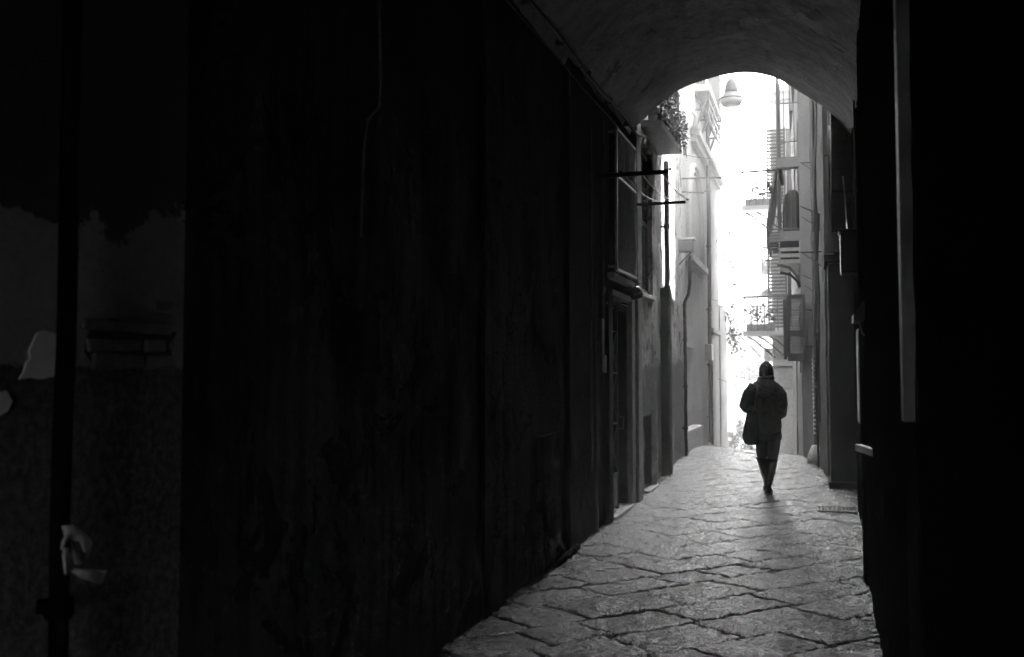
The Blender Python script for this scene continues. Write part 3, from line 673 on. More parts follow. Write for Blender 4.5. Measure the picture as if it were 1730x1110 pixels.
bl = link('balcony', MB().box(X2-0.1, X2+0.36, 23.3, 26.4, 8.62, 8.78), M['ext2'], l2)
mb = MB()
for y in (23.4, 24.4, 25.4, 26.3):
    mb.bar((X2, y, 7.75), (X2+0.33, y, 8.58), 0.05, 0.05); mb.bar((X2, y, 8.2), (X2+0.33, y, 8.2), 0.04, 0.04); mb.bar((X2+0.32, y, 7.95), (X2+0.32, y, 8.6), 0.04, 0.04); mb.bar((X2, y, 8.58), (X2+0.32, y, 7.98), 0.03, 0.03)
for z_ in (7.98, 8.2, 8.4, 8.58): mb.bar((X2+0.32, 23.4, z_), (X2+0.32, 26.3, z_), 0.04, 0.04)
link('bracket_truss', mb, M['iron_g'], bl)
mb = MB()
for i in range(26): y = 23.35+i*0.12; mb.bar((X2+0.33, y, 8.78), (X2+0.33, y, 9.75), 0.015, 0.015)
mb.bar((X2+0.33, 23.3, 9.75), (X2+0.33, 26.4, 9.75), 0.04, 0.03); mb.bar((X2, 23.32, 9.75), (X2+0.33, 23.32, 9.75), 0.03, 0.03)
for i in range(3): x = X2+0.08*i+0.08; mb.bar((x, 23.32, 8.78), (x, 23.32, 9.75), 0.015, 0.015)
link('railing', mb, M['iron_g'], bl)
for ya, za in ((23.9, 8.8), (19.95+0.6, 9.0)):
    wn = link('window', MB().box(X2-0.01, X2+0.012, ya, ya+1.1, za, za+2.2), M['void'], l2)
    for q in (0, 1):
        mb = MB(); louvre(mb, X2+0.05, ya-0.05+q*0.62, ya+0.5+q*0.62, za, za+2.2, 24); link('shutter', mb, M['shutter'], wn)
mb = MB(); mb.bar((X2, 20.6, 6.03), (X2+0.78, 21.2, 6.12), 0.03, 0.03); mb.bar((X2, 20.6, 5.75), (X2+0.45, 20.9, 5.76), 0.03, 0.03)
o = tag(link('line_bracket', mb, M['iron_g']), 'thin grey clothes-line rail high on the pale left house', 'bracket')

# ---- hanging lamp
LX, LY, LZ = -1.70, 22.0, 7.84
hl = thing('hanging_street_lamp', 'bell-topped street lamp hanging over the middle of the alley under the arch', 'street lamp', (LX, LY, LZ))
mb = MB(); mb.lathe((LX, LY, LZ), [(0.155, 0.30), (0.150, 0.36), (0.135, 0.45), (0.115, 0.52), (0.08, 0.58), (0.045, 0.61), (0.02, 0.63), (0.018, 0.72)], 32); link('housing', mb, M['lampmetal'], hl, smooth=True)
mb = MB(); mb.lathe((LX, LY, LZ), [(0.268, 0.155), (0.272, 0.17), (0.262, 0.185), (0.20, 0.245), (0.155, 0.298)], 32); link('reflector', mb, M['shutter'], hl, smooth=True)
mb = MB(); mb.lathe((LX, LY, LZ), [(0.12, 0.0), (0.19, 0.015), (0.225, 0.06), (0.262, 0.15)], 32); link('diffuser', mb, M['opal'], hl, smooth=True)
for s_ in (-1, 1):
    mb = MB(); mb.tube([(LX+s_*0.265, LY, LZ+0.165), (LX+s_*0.33, LY, LZ+0.165)], 0.012, 6); link('latch', mb, M['iron'], hl)
mb = MB(); mb.tube([(LX, LY, LZ+0.7), (LX, LY, LZ+2.9)], 0.012, 6); link('suspension_rod', mb, M['cable'], hl)
mb = MB(); pts = [(X2+(2.4)*i/16, LY, LZ+3.1-0.2*math.sin(math.pi*i/16)) for i in range(17)]; mb.tube(pts, 0.008, 6); tag(link('span_wire', mb, M['cable']), 'steel wire spanning the alley and carrying the hanging lamp', 'wire')

# ================================================================== RIGHT SIDE
rh = thing('pier_house', 'dark stained house right of the alley with a tall square pier, past the arch', 'building', (2, 15, 0))
mb = MB(); mb.box(0.17, 0.75, 15.0, 15.9, -1, 3.55); bevel(link('pier', mb, M['pier'], rh), 0.03, 3)
mb = MB(); mb.box(0.12, 0.80, 14.95, 15.95, 3.55, 3.68); bevel(link('pier_capital', mb, M['pier'], rh), 0.02)
mb = MB(); mb.box(0.14, 0.80, 14.97, 15.93, -0.5, 0.42); bevel(link('pier_base', mb, M['pier'], rh), 0.02)
# arch springing from the pier, parallel to the alley: doorway between the passage mouth and the pier
def yz_ring(x0, x1, yc, hw, zs, rise, w_, n_=20):
    out = MB(); 
    for i in range(n_):
        a0 = math.pi*i/n_; a1 = math.pi*(i+1)/n_
        def q(a, k): return (yc-(hw+k)*math.cos(a), zs+(rise+k)*math.sin(a))
        p = [q(a0, 0), q(a1, 0), q(a1, w_), q(a0, w_)]
        out.hexa([(x0, p[0][0], p[0][1]), (x1, p[0][0], p[0][1]), (x1, p[1][0], p[1][1]), (x0, p[1][0], p[1][1]), (x0, p[3][0], p[3][1]), (x1, p[3][0], p[3][1]), (x1, p[2][0], p[2][1]), (x0, p[2][0], p[2][1])])
    return out
for k in range(3):
    mb = yz_ring(0.20+0.05*k, 0.5+0.05*k, 14.0, 1.0-0.09*k, 3.7, 1.5-0.09*k, 0.088); link('arch_moulding', mb, M['ext_r'], rh)
mb = MB(); mb.box(0.72, 0.9, 12.9, 15.0, -1, 7); link('doorway_back', mb, M['pier'], rh)
mb = MB(); ap = [(14.0-1.09*math.cos(math.pi*i/24), 3.7+1.59*math.sin(math.pi*i/24)) for i in range(25)]
mb.prism([(0.215, 12.97, 13), (0.215, 12.97, 3.7)]+[(0.215, max(y_, 12.98), z_) for y_, z_ in ap]+[(0.215, 15.95, 3.7), (0.215, 15.95, 13)], (0.33, 0, 0)); link('wall', mb, M['ext_r'], rh, smooth=True)
mb = MB(); wallseg(mb, (0.14, 15.95), (-0.06, 19.98), -1, 13, 0.4, res=0.09, amp=0.035, freq=2.4, side=-1); link('wall', mb, M['ext_r'], rh, smooth=True)
mb = MB(); mb.box(0.9, 8, 12.96, 20, -1, 13); mb.box(0.56, 0.9, 15.95, 20, -1, 13); link('core', mb, M['ext_r'], rh)
mb = MB(); mb.box(-0.1, 8, 12.97, 19.99, 13, 13.15); link('roof', mb, M['stone'], rh)
# clutter of cables, pipes, shutters along this wall
rnd = random.Random(5)
for k in range(16):
    y = 16.2+k*0.235; x = 0.11-0.05*(y-16)/4-0.02
    mb = MB(); pts = []; zt = 7.4+rnd.random()*2; zb = rnd.choice([0.5, 1.2, 2.6, 3.4])
    for i in range(22):
        t = i/21; pts.append((x-0.03-0.05*abs(math.sin(t*7+k)), y+0.10*math.sin(t*9+k*2), zt+(zb-zt)*t))
    mb.tube(pts, rnd.choice([0.010, 0.014, 0.022]), 6); link('cable', mb, M['cable'] if k % 3 else M['iron_g'], rh)
for k, (y, z, h_) in enumerate([(17.0, 4.3, 0.3), (18.4, 4.0, 0.25), (17.6, 2.6, 0.3)]):
    mb = MB(); mb.box(-0.03, 0.13, y, y+0.22, z, z+h_); bevel(link('junction_box', mb, M['iron_g'] if k % 2 else M['iron'], rh), 0.015)
for k, (y, z) in enumerate([(16.5, 3.9), (17.3, 4.6), (18.2, 5.7), (18.9, 3.6)]):
    mb = MB(); mb.bar((0.12, y, z), (-0.22, y, z+0.18*(k % 2)), 0.02, 0.02); mb.bar((0.12, y, z-0.25), (-0.2, y, z), 0.015, 0.015); link('bracket', mb, M['iron'], rh)
mb = MB()
for i in range(18): z = 0.9+i*0.075; mb.hexa([(-0.02, 17.6, z), (-0.055, 17.6, z+0.02), (-0.075, 18.3, z+0.02), (-0.04, 18.3, z), (-0.02, 17.6, z+0.05), (-0.05, 17.6, z+0.062), (-0.075, 18.3, z+0.062), (-0.04, 18.3, z+0.05)])
link('roller_blind', mb, M['iron_g'], rh)
mb = MB()
for (y, h_, xx) in ((18.4, 0.42, -0.10),):
    mb.lathe((xx+0.06, y, S*y-0.1), [(0.16, 0), (0.13, h_*0.6), (0.06, h_)], 10)
link('guard_stone', mb, M['stone'], rh, smooth=True)
# ---- third right house with the corner pilaster and projecting cage balcony
r3 = thing('cage_balcony_house', 'grey corner house on the right with an iron cage balcony and open shutter', 'building', (1.5, 24, 0))
HR3 = 8.3
mb = MB(); wallseg(mb, (-0.03, 20.0), (-0.25, 20.0), -1, 13.0, 0.2, res=0.2, amp=0.008, freq=2, side=-1, face_only=True); mb.box(-0.25, 0.5, 20.02, 20.32, -1, 13.0)
link('corner_pilaster', mb, M['ext_r3'], r3, smooth=False)
mb = MB(); wallseg(mb, (-0.27, 20.3), (-0.62, 28.0), -3, HR3, 0.3, holes=[(0.2, 1.2, 4.95, 7.2), (0.3, 1.2, 2.0, 3.4), (3, 4, 5, 7), (3, 4.2, 0, 2.4), (6, 7, 5, 7)], res=0.3, amp=0.02, freq=1.5, side=-1); link('wall', mb, M['ext_r3'], r3, smooth=True)
mb = MB(); mb.box(0.06, 8, 20.3, 28, -3, HR3); mb.box(-0.45, 8.2, 20.0, 24.5, HR3+0.001, HR3+0.12); mb.box(-0.55, 0.9, 24.5, 28.0, HR3, 17); mb.box(0.9, 8, 24.5, 28.0, HR3, 11.5); link('core', mb, M['ext_r3'], r3)  # tall narrow rear block added to shade the left house and hanging lamp
# cage balcony
cb = link('balcony', MB().box(-0.86, -0.27, 20.42, 22.3, 4.62, 4.82), M['ext_r3'], r3)
mb = MB()
for z_ in (4.42, 4.30, 4.18): mb.box(-0.70, -0.26, 20.45, 22.2, z_, z_+0.07)
for x_ in (-0.69, -0.3): mb.box(x_, x_+0.03, 20.44, 20.47, 4.16, 4.62)
link('underside_slats', mb, M['galv'], cb)
mb = MB()
for k, x in enumerate((-0.69, -0.56, -0.44, -0.36, -0.27)):
    mb.bar((x, 20.45, 4.82), (x, 20.45, 8.2), 0.03 if k in (0, 4) else 0.016, 0.03)
for x in (-0.69,):
    for i in range(1, 8): y = 20.45+i*0.26; mb.bar((x, y, 4.82), (x, y, 8.2), 0.02, 0.02)
for z_ in (6.62, 7.4, 8.19): mb.bar((-0.70, 20.45, z_), (-0.26, 20.45, z_), 0.02, 0.02); mb.bar((-0.69, 20.45, z_), (-0.69, 22.3, z_), 0.02, 0.02)
link('cage', mb, M['iron_g'], cb)
mb = MB(); mb.box(-0.72, -0.24, 20.40, 20.50, 6.10, 6.30); mb.box(-0.72, -0.62, 20.5, 22.3, 6.10, 6.30); link('cage_beam', mb, M['ext_r3'], cb)
# slanting side screen
mb = MB(); mb.hexa([(-0.92, 20.40, 5.0), (-0.89, 20.40, 5.0), (-0.89, 22.2, 5.0), (-0.92, 22.2, 5.0), (-0.745, 20.40, 6.05), (-0.70, 20.40, 6.05), (-0.70, 22.2, 6.05), (-0.745, 22.2, 6.05)])
mb.box(-0.92, -0.885, 20.40, 22.2, 4.50, 5.0); link('side_screen', mb, M['iron_g'], cb)
mb = MB()
for i in range(7): z = 4.42+i*0.06; mb.box(-0.90, -0.66, 20.41, 20.43, z, z+0.025)
for i in range(6): x = -0.87+i*0.045; mb.bar((x, 20.42, 4.86), (x+0.1, 20.42, 5.7), 0.01, 0.01)
mb.bar((-0.9, 20.42, 4.86), (-0.27, 20.42, 4.86), 0.04, 0.03)
link('railing', mb, M['iron_g'], cb)
# covered rounded thing on the balcony
cv = MB(); rings = []
for i in range(10):
    z = 4.83+i*0.1; k = 1 if i < 6 else math.sqrt(max(0.02, 1-((i-5.4)/3.9)**2))
    rings.append([(-0.42+0.20*k*math.cos(a*math.pi/10)*(1+0.04*fbm((a, i, 1))), 21.0+0.25*k*math.sin(a*math.pi/10), z) for a in range(20)])
cv.loft(rings); o = link('covered_cage', cv, M['cloth_d'], smooth=True); tag(o, 'dark round-topped covered bundle standing in the right cage balcony', 'bundle')
# curved brackets and low wall below
for y in (20.5, 22.0):
    mb = MB(); mb.tube([(-0.72, y, 4.16), (-0.50, y, 4.10), (-0.36, y, 3.95), (-0.29, y, 3.7)], 0.03, 8); link('bracket', mb, M['iron_g'], cb, smooth=True)
# open shutter
wn = [h for h in ()]
st = link('open_shutter', MB(), M['shutter'], r3)
bpy.data.objects.remove(st)
def shutter_front(x0, x1, y, z0, z1, n_):
    mb = MB(); f_ = 0.045
    for a, b in ((x0, x0+f_), (x1-f_, x1)): mb.box(a, b, y, y+0.045, z0, z1)
    zm = z0+(z1-z0)*0.38
    for a, b in ((z0, z0+0.14), (z1-0.08, z1), (zm, zm+0.10)): mb.box(x0+f_+0.0005, x1-f_-0.0005, y+0.002, y+0.043, a, b)
    for (a, b, k) in ((z0+0.14, zm, n_*2//5), (zm+0.10, z1-0.08, n_*3//5)):
        for i in range(k):
            z = a+(b-a)*(i+0.5)/k
            mb.hexa([(x0+f_, y+0.005, z-0.012), (x1-f_, y+0.005, z-0.012), (x1-f_, y+0.04, z+0.006), (x0+f_, y+0.04, z+0.006), (x0+f_, y+0.005, z-0.006), (x1-f_, y+0.005, z-0.006), (x1-f_, y+0.04, z+0.012), (x0+f_, y+0.04, z+0.012)])
    return mb
sh = link('shutter', shutter_front(-0.52, -0.19, 19.80, 2.22, 3.50, 34), M['shutter'], r3)
mb = MB(); mb.box(-0.60, -0.545, 19.79, 20.2, 2.26, 3.40); mb.box(-0.54, -0.522, 19.80, 19.85, 2.3, 3.45); link('shutter', mb, M['shutter'], r3, label='shutter leaf seen edge on')
mb = MB(); mb.bar((-0.2, 19.82, 2.5), (0.0, 19.99, 2.5), 0.03, 0.03); mb.bar((-0.2, 19.82, 3.2), (0.0, 19.99, 3.2), 0.03, 0.03); link('hinge', mb, M['iron'], sh)
# clothes poles with a hanging peg bag
for k, (x0, z, th, lab) in enumerate([(-1.42, 6.03, 0.035, 'upper wooden clothes pole reaching out from the cage balcony'), (-1.37, 5.58, 0.028, 'lower short clothes pole below the other one by the cage balcony')]):
    mb = MB(); mb.tube([(x0, 20.3, z), (x0+0.05, 20.3, z), (-0.30 if k == 0 else -0.78, 20.32, z+0.02)], [th*0.7, th/2, th/2], 8); tag(link('clothes_pole', mb, M['iron_g'], smooth=True), lab, 'pole', 'clothes poles by the cage balcony')
mb = MB(); mb.tube([(-1.45, 20.3, 6.22), (-0.28, 20.32, 6.28)], 0.005, 5); tag(link('clothes_line', mb, M['cable']), 'thin line stretched just above the upper clothes pole', 'clothes line')
pb = MB(); pb.tube([(-0.86, 20.3, 6.02), (-0.86, 20.3, 5.80)], 0.004, 5); pb.lathe((-0.865, 20.3, 5.68), [(0.01, 0), (0.035, 0.02), (0.04, 0.07), (0.02, 0.11), (0.01, 0.13)], 10); pb.lathe((-0.83, 20.3, 5.61), [(0.01, 0), (0.035, 0.03), (0.03, 0.07), (0.01, 0.1)], 10)
tag(link('peg_bag', pb, M['cloth_d'], smooth=True), 'small dark peg bag hanging from the upper clothes pole', 'peg bag')

# ================================================================== HOUSES FARTHER DOWN THE STREET
def louvre_front(mb, x0, x1, y, z0, z1):
    mb.box(x0, x0+0.05, y, y+0.04, z0, z1); mb.box(x1-0.05, x1, y, y+0.04, z0, z1)
    for k in range(22):
        z = z0+(z1-z0)*k/22; mb.box(x0+0.05, x1-0.05, y+0.008, y+0.03, z, z+(z1-z0)/22*0.6)
def far_house(name, label, xl_, y0, y1, ztop, mat, floors, seed, zb=-9, glass=True, bdepth=0.9):
    """right-hand house stepping into the view; its end wall faces the camera (-Y), its long wall the street (-X)"""
    rnd = random.Random(seed)
    h = thing(name, label, 'building', (xl_+2, y0, zb), 'pale hazy houses down the right side of the street')
    x1 = xl_+7; mb = MB(); mb.box(xl_, x1, y0, y1, zb, ztop); link('wall', mb, mat, h)
    mb = MB(); mb.box(xl_-0.3, x1, y0-0.25, y1, ztop+0.001, ztop+0.22); mb.box(xl_-0.15, x1, y0-0.12, y1, ztop-0.18, ztop-0.001); link('cornice', mb, mat, h)
    for z in floors:
        # end-wall window near the corner
        xx = xl_+0.35+rnd.random()*0.2; wd = 0.95
        wn = link('window', MB().box(xx, xx+wd, y0-0.02, y0-0.004, z+0.15, z+2.25), M['glass'], h)
        mb = MB()
        for a, b in ((xx-0.1, xx), (xx+wd, xx+wd+0.1)): mb.box(a, b, y0-0.08, y0-0.001, z+0.1, z+2.35)
        mb.box(xx+0.0005, xx+wd-0.0005, y0-0.08, y0-0.003, z+2.25, z+2.35); mb.box(xx+wd/2-0.03, xx+wd/2+0.03, y0-0.05, y0-0.022, z+0.15, z+2.25); link('frame', mb, M['sill'], wn)
        bd = bdepth
        b_ = link('balcony', MB().box(xl_-bd, xl_+wd+0.7, y0-bd, y0-0.01, z-0.12, z), mat, h)
        mb = MB(); zr = z+0.95
        nx = 13
        for i in range(nx+1): x = xl_-bd+0.03+(wd+0.7+bd-0.06)*i/nx; mb.bar((x, y0-bd+0.03, z), (x, y0-bd+0.03, zr), 0.022, 0.022)
        mb.bar((xl_-bd, y0-bd+0.03, zr), (xl_+wd+0.7, y0-bd+0.03, zr), 0.04, 0.04); mb.bar((xl_-bd+0.02, y0-bd, zr), (xl_-bd+0.02, y0, zr), 0.04, 0.04)
        link('railing', mb, M['iron_g'], b_)
        mb = MB()
        for dx in (0.0, 0.3, 0.6): mb.tube([(xl_-bd+0.08+dx, y0-0.3, z-0.13), (xl_-bd+0.25+dx, y0-0.28, z-0.22), (xl_-bd*0.5+0.2+dx, y0-0.2, z-0.5), (xl_-bd*0.5+0.45+dx, y0-0.1, z-0.72)], 0.025, 6)
        link('bracket', mb, M['iron_g'], b_)
        fb = MB(); fb.box(xl_-bd+0.08, xl_+0.1, y0-bd+0.06, y0-bd+0.26, z+0.001, z+0.2); link('flower_box', fb, M['stone'], b_)
        fb = MB(); leaf_cluster(fb, (xl_-bd*0.4, y0-bd+0.14, z+0.45), (0.25, 0.08, 0.18), 90, 0.13, seed+int(z*10)); link('foliage', fb, M['leaf'], b_)
        if rnd.random() < 0.7:
            fb = MB(); x_ = xl_+0.2+0.6*rnd.random(); fb.grid([[(x_+0.05*i, y0-bd-0.01-0.01*math.sin(i*1.7), zr+0.03-0.09*j*(1+0.1*math.sin(i))) for j in range(8)] for i in range(10)]); link('drying_cloth', fb, M['cloth_l'], b_)
        fb = MB(); louvre_front(fb, xx-0.55, xx-0.02, y0-0.09, z+0.12, z+2.3); louvre_front(fb, xx+wd+0.02, xx+wd+0.55, y0-0.09, z+0.12, z+2.3); link('shutter', fb, M['ext_r3'], wn)
        # street-side balconies seen in profile
        ny = max(1, int((y1-y0)/6))
        for q in range(ny):
            yy = y0+3+q*6
            mb = MB(); mb.box(xl_-bd, xl_, yy, yy+2.2, z-0.12, z); c_ = link('balcony', mb, mat, h)
            mb = MB()
            for i in range(6): x = xl_-bd+0.03+bd*i/6; mb.bar((x, yy+0.02, z), (x, yy+0.02, zr), 0.025, 0.025)
            mb.bar((xl_-bd, yy+0.02, zr), (xl_, yy+0.02, zr), 0.04, 0.04); mb.bar((xl_-bd+0.02, yy, zr), (xl_-bd+0.02, yy+2.2, zr), 0.04, 0.04)
            link('railing', mb, M['iron_g'], c_)
            mb = MB(); mb.box(xl_-0.02, xl_-0.002, yy+0.5, yy+1.5, z, z+2.2); link('window', mb, M['glass'], h)
    return h
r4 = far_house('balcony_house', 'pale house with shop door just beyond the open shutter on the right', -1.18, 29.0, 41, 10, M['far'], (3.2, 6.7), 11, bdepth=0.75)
mb = MB(); mb.box(-0.55, 1.2, 29.2, 34, 10.25, 17); mb.box(-0.65, 1.3, 29.1, 34.1, 17.001, 17.15); link('shade_block', mb, M['far2'], r4)  # block added over the roof to keep sun off the tall left house
mb = MB(); mb.box(-1.05, -0.62, 28.90, 28.99, -3, 2.2); mb.box(-0.2, 0.1, 28.92, 28.99, -3, 1.2); link('door', mb, M['far2'], r4)
mb = MB(); mb.box(-0.55, -0.38, 28.86, 28.99, -3, 3.0); mb.box(-1.15, -0.3, 28.8, 28.99, 2.25, 2.38); link('door_surround', mb, M['sill'], r4)
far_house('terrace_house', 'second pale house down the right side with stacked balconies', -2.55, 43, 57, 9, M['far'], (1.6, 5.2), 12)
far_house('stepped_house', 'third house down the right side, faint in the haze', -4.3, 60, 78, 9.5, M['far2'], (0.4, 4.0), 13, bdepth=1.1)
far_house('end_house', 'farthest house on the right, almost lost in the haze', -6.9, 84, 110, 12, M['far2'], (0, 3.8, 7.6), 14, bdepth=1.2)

# laundry across the street
def cloth(pts_top, drop, seed, mat, name, lab):
    a = Vector(pts_top[0]); b = Vector(pts_top[1]); rows_ = []
    for j in range(9):
        v = j/8; row = []
        for i in range(9):
            u = i/8; p = a.lerp(b, u); wv = 0.05*math.sin(u*9+seed)*v
            row.append((p.x+0.06*v*math.sin(seed+u*3), p.y+wv, p.z-drop*v*(1-0.25*abs(math.sin(seed*2+u*2.5)))))
        rows_.append(row)
    mb = MB(); mb.grid(rows_); o = link(name, mb, mat, smooth=True); m = o.modifiers.new('thick', 'SOLIDIFY'); m.thickness = 0.01
    return tag(o, lab, 'laundry', 'laundry hanging over the street')
p = onY(1235, 184, 34); q = onY(1244, 190, 34); cloth((p, q), 0.75, 1.0, M['cloth_d'], 'hanging_cloth', 'small grey cloth hanging right under the street lamp')
p = onY(1247, 196, 36); q = onY(1250, 198, 36); cloth((p, q), 1.3, 2.0, M['cloth_l'], 'hanging_cloth', 'thin strip of cloth right of the one under the street lamp')
p = onY(1232, 236, 38); q = onY(1242, 240, 38); cloth((p, q), 0.85, 3.0, M['cloth_d'], 'hanging_cloth', 'pale shirt hanging in the bright gap, lowest of the laundry')
mb = MB()
for (a, b, yy) in (((1205, 182), (1300, 190), 34), ((1205, 235), (1300, 238), 38)):
    mb = MB(); P = onY(a[0], a[1], yy); Q = onY(b[0], b[1], yy); mb.tube([P.lerp(Q, i/10)-Vector((0, 0, 0.12*math.sin(math.pi*i/10))) for i in range(11)], 0.006, 5)
    tag(link('clothes_line', mb, M['cable']), ('upper' if yy == 34 else 'lower')+' of two faint lines across the bright gap carrying hanging laundry', 'clothes line', 'faint lines across the bright gap')
# creeper on the far corner of the left house and on the garden wall
def creeper(name, lab, items, n_, size, mat, seed):
    t = thing(name, lab, 'plant', tuple(items[0]))
    mb = MB()
    for k, c in enumerate(items): leaf_cluster(mb, c, (0.12, 0.35, 0.22), n_, size, seed+k)
    link('foliage', mb, mat, t); mb = MB()
    for k in range(len(items)-1): mb.tube([items[k], items[k+1]], 0.02, 5)
    link('stem', mb, M['cable'], t)
creeper('creeper', 'leafy creeper spilling over the top of the far left garden wall', [(-2.55, 30.5, 3.9), (-2.5, 30.9, 3.5), (-2.45, 31.2, 3.1), (-2.3, 31.3, 2.9)], 130, 0.10, M['leaf'], 31)
creeper('creeper', 'sparse twig of leaves sticking out high on the pale left house', [(-2.6, 28.6, 5.9), (-2.5, 28.8, 5.6), (-2.45, 28.9, 5.2)], 25, 0.12, M['leaf'], 41)
creeper('creeper', 'airy branch of leaves hanging into the bright gap beyond the garden wall', [(-2.4, 33, 3.3), (-2.0, 33.4, 2.9), (-1.75, 33.4, 2.6)], 14, 0.09, M['leaf_p'], 51)
creeper('shrub', 'hazy shrubs low in the bright gap at the end of the left wall', [(-3.2, 40, -0.6), (-2.9, 41, -0.2), (-2.7, 42, -1.0), (-3.0, 41, -1.6)], 220, 0.2, M['leaf'], 61)
# drain grate in the paving
mb = MB()
gx0, gx1, gy0_, gy1_ = 0.02, 0.40, 12.7, 13.1
z = S*12.9+0.004
for i in range(10): x = gx0+(gx1-gx0)*i/9; mb.box(x, x+0.018, gy0_, gy1_, z, z+0.012)
mb.box(gx0-0.03, gx1+0.04, gy0_-0.03, gy0_, z, z+0.014); mb.box(gx0-0.03, gx1+0.04, gy1_, gy1_+0.03, z, z+0.014)
tag(link('drain_grate', mb, M['iron']), 'small iron drain grate in the paving near the right wall', 'drain grate')
for k, (a, b_, lab) in enumerate([(868, 1034, 'white scrap of litter on the paving, nearest the dark left wall'), (1128, 1050, 'tiny pale scrap of litter mid-alley in the foreground'), (1427, 913, 'tiny pale scrap of litter near the right wall')]):
    d = _ray(a, b_); t = CZ/(S*d.y-d.z); p = Vector((0, 0, CZ))+d*t
    mb = MB(); pts = [[(p.x+0.016*i+0.01*fbm((i, j, k)), p.y+0.02*j, p.z+0.010+0.012*abs(fbm((i*1.7, j*2.1, k+3)))) for j in range(4)] for i in range(-1, 2)]
    mb.grid(pts); o = link('litter_scrap', mb, M['litter']); m = o.modifiers.new('t', 'SOLIDIFY'); m.thickness = 0.002
    tag(o, lab, 'litter', 'scraps of litter on the paving')


# ---- extra wear and clutter
for a, b, y0_, y1_, sag, lab in (((1157, 262), (1345, 232), 21.0, 21.6, 0.25, 'slack black cable crossing the alley below the hanging lamp'), ((1196, 505), (1330, 470), 26.0, 27.0, 0.3, 'thin cable crossing the bright gap at the height of the open shutter'), ((1213, 640), (1345, 655), 27.0, 28.5, 0.15, 'low cable crossing the street behind the head of the walker')):
    P = onY(a[0], a[1], y0_); Q = onY(b[0], b[1], y1_); P.x = min(P.x, -2.6) if y0_ < 26 else P.x; mb = MB()
    mb.tube([P.lerp(Q, i/14)-Vector((0, 0, sag*math.sin(math.pi*i/14))) for i in range(15)], 0.007, 5); tag(link('cable', mb, M['cable']), lab, 'cable')
mb = MB(); wallseg(mb, (XL-0.015, 6.9), (XL-0.015, 7.35), -1, 5.5, 0.05, res=0.06, amp=0.02, freq=3.0, slope=S); link('shallow_pilaster', mb, M['soot'], house, smooth=True)
for y, z0_, z1_ in ((10.35, 0.9, 4.6), (10.62, 0.2, 3.2), (11.0, 2.3, 4.9)):
    mb = MB(); mb.tube([(XL+0.015+0.006*math.sin(i*2.1), y+0.012*math.sin(i*1.3), z0_+(z1_-z0_)*i/12) for i in range(13)], 0.014, 6); link('conduit', mb, M['iron_g'], house, smooth=True)
mb = MB(); mb.box(XL-0.01, XL+0.045, 10.78, 10.9, 2.1, 2.55); bevel(link('letter_box', mb, M['iron'], house), 0.01)
mb = MB()
for k in range(14):
    y = 8.2+0.11*k+0.03*math.sin(k*5); r_ = 0.018+0.022*abs(math.sin(k*3.3)); c = (XL+0.02, y, S*y+r_*0.4)
    rg = []
    for i in range(6):
        a = math.pi*(i+0.02)/5.04; rr = r_*math.sin(a); rg.append([(c[0]+rr*math.cos(q*math.pi/5)*(1+0.3*fbm((q, i, k))), c[1]+rr*math.sin(q*math.pi/5)*(1+0.3*fbm((q, i, k+9))), c[2]-r_*math.cos(a)) for q in range(10)])
    mb.loft(rg)
o = link('base_rubble', mb, M['soot']); o['kind'] = 'stuff'
mb = MB(); wallseg(mb, (XL+0.03, 8.35), (XL+0.03, 8.95), -0.5, 1.2, 0.06, res=0.05, amp=0.05, freq=5.0, slope=S); link('broken_render', mb, M['soot'], house, smooth=True)

# ================================================================== THE WALKER (seen from behind, walking away)
PX, PY = -0.675, 14.15; PZ = gz(PX, PY)-0.004
pr = thing('person', 'person walking away in a knitted hat, dark hooded coat and laced boots', 'person', (PX, PY, PZ))
def W(x, y, z): return (PX+x, PY+y, PZ+z)
def skin_mesh(name, verts, edges, mat, parent, sub=2):
    me = bpy.data.meshes.new(name); o3 = ORIG[parent.name]
    me.from_pydata([tuple(Vector(v[0])-o3) for v in verts], edges, []); me.update()
    ob = bpy.data.objects.new(name, me); COL.objects.link(ob); ob.parent = parent; ORIG[ob.name] = o3
    m = ob.modifiers.new('skin', 'SKIN'); m.use_smooth_shade = True
    if not me.skin_vertices: me.skin_vertices.new() if hasattr(me.skin_vertices, 'new') else None
    for i, v in enumerate(verts):
        r = v[1]; r = (r, r) if not hasattr(r, '__len__') else r
        me.skin_vertices[0].data[i].radius = r
    me.skin_vertices[0].data[0].use_root = True
    s = ob.modifiers.new('sub', 'SUBSURF'); s.levels = s.render_levels = sub
    me.materials.append(mat); return ob
V = []; E = []
def add(p, r, par=None):
    V.append((W(*p), r)); 
    if par is not None: E.append((par, len(V)-1))
    return len(V)-1
pel = add((0.02, 0, 0.93), (0.15, 0.11)); sp = add((0.02, 0.01, 1.12), (0.13, 0.10), pel); ch = add((0.01, 0.02, 1.32), (0.15, 0.11), sp); nb = add((0.0, 0.03, 1.47), 0.06, ch)
nk = add((0.005, 0.045, 1.55), 0.055, nb); hd_ = add((0.01, 0.06, 1.64), (0.078, 0.09), nk); hd2 = add((0.01, 0.065, 1.72), (0.07, 0.085), hd_)
ns = add((0.01, 0.165, 1.645), 0.012, hd_)
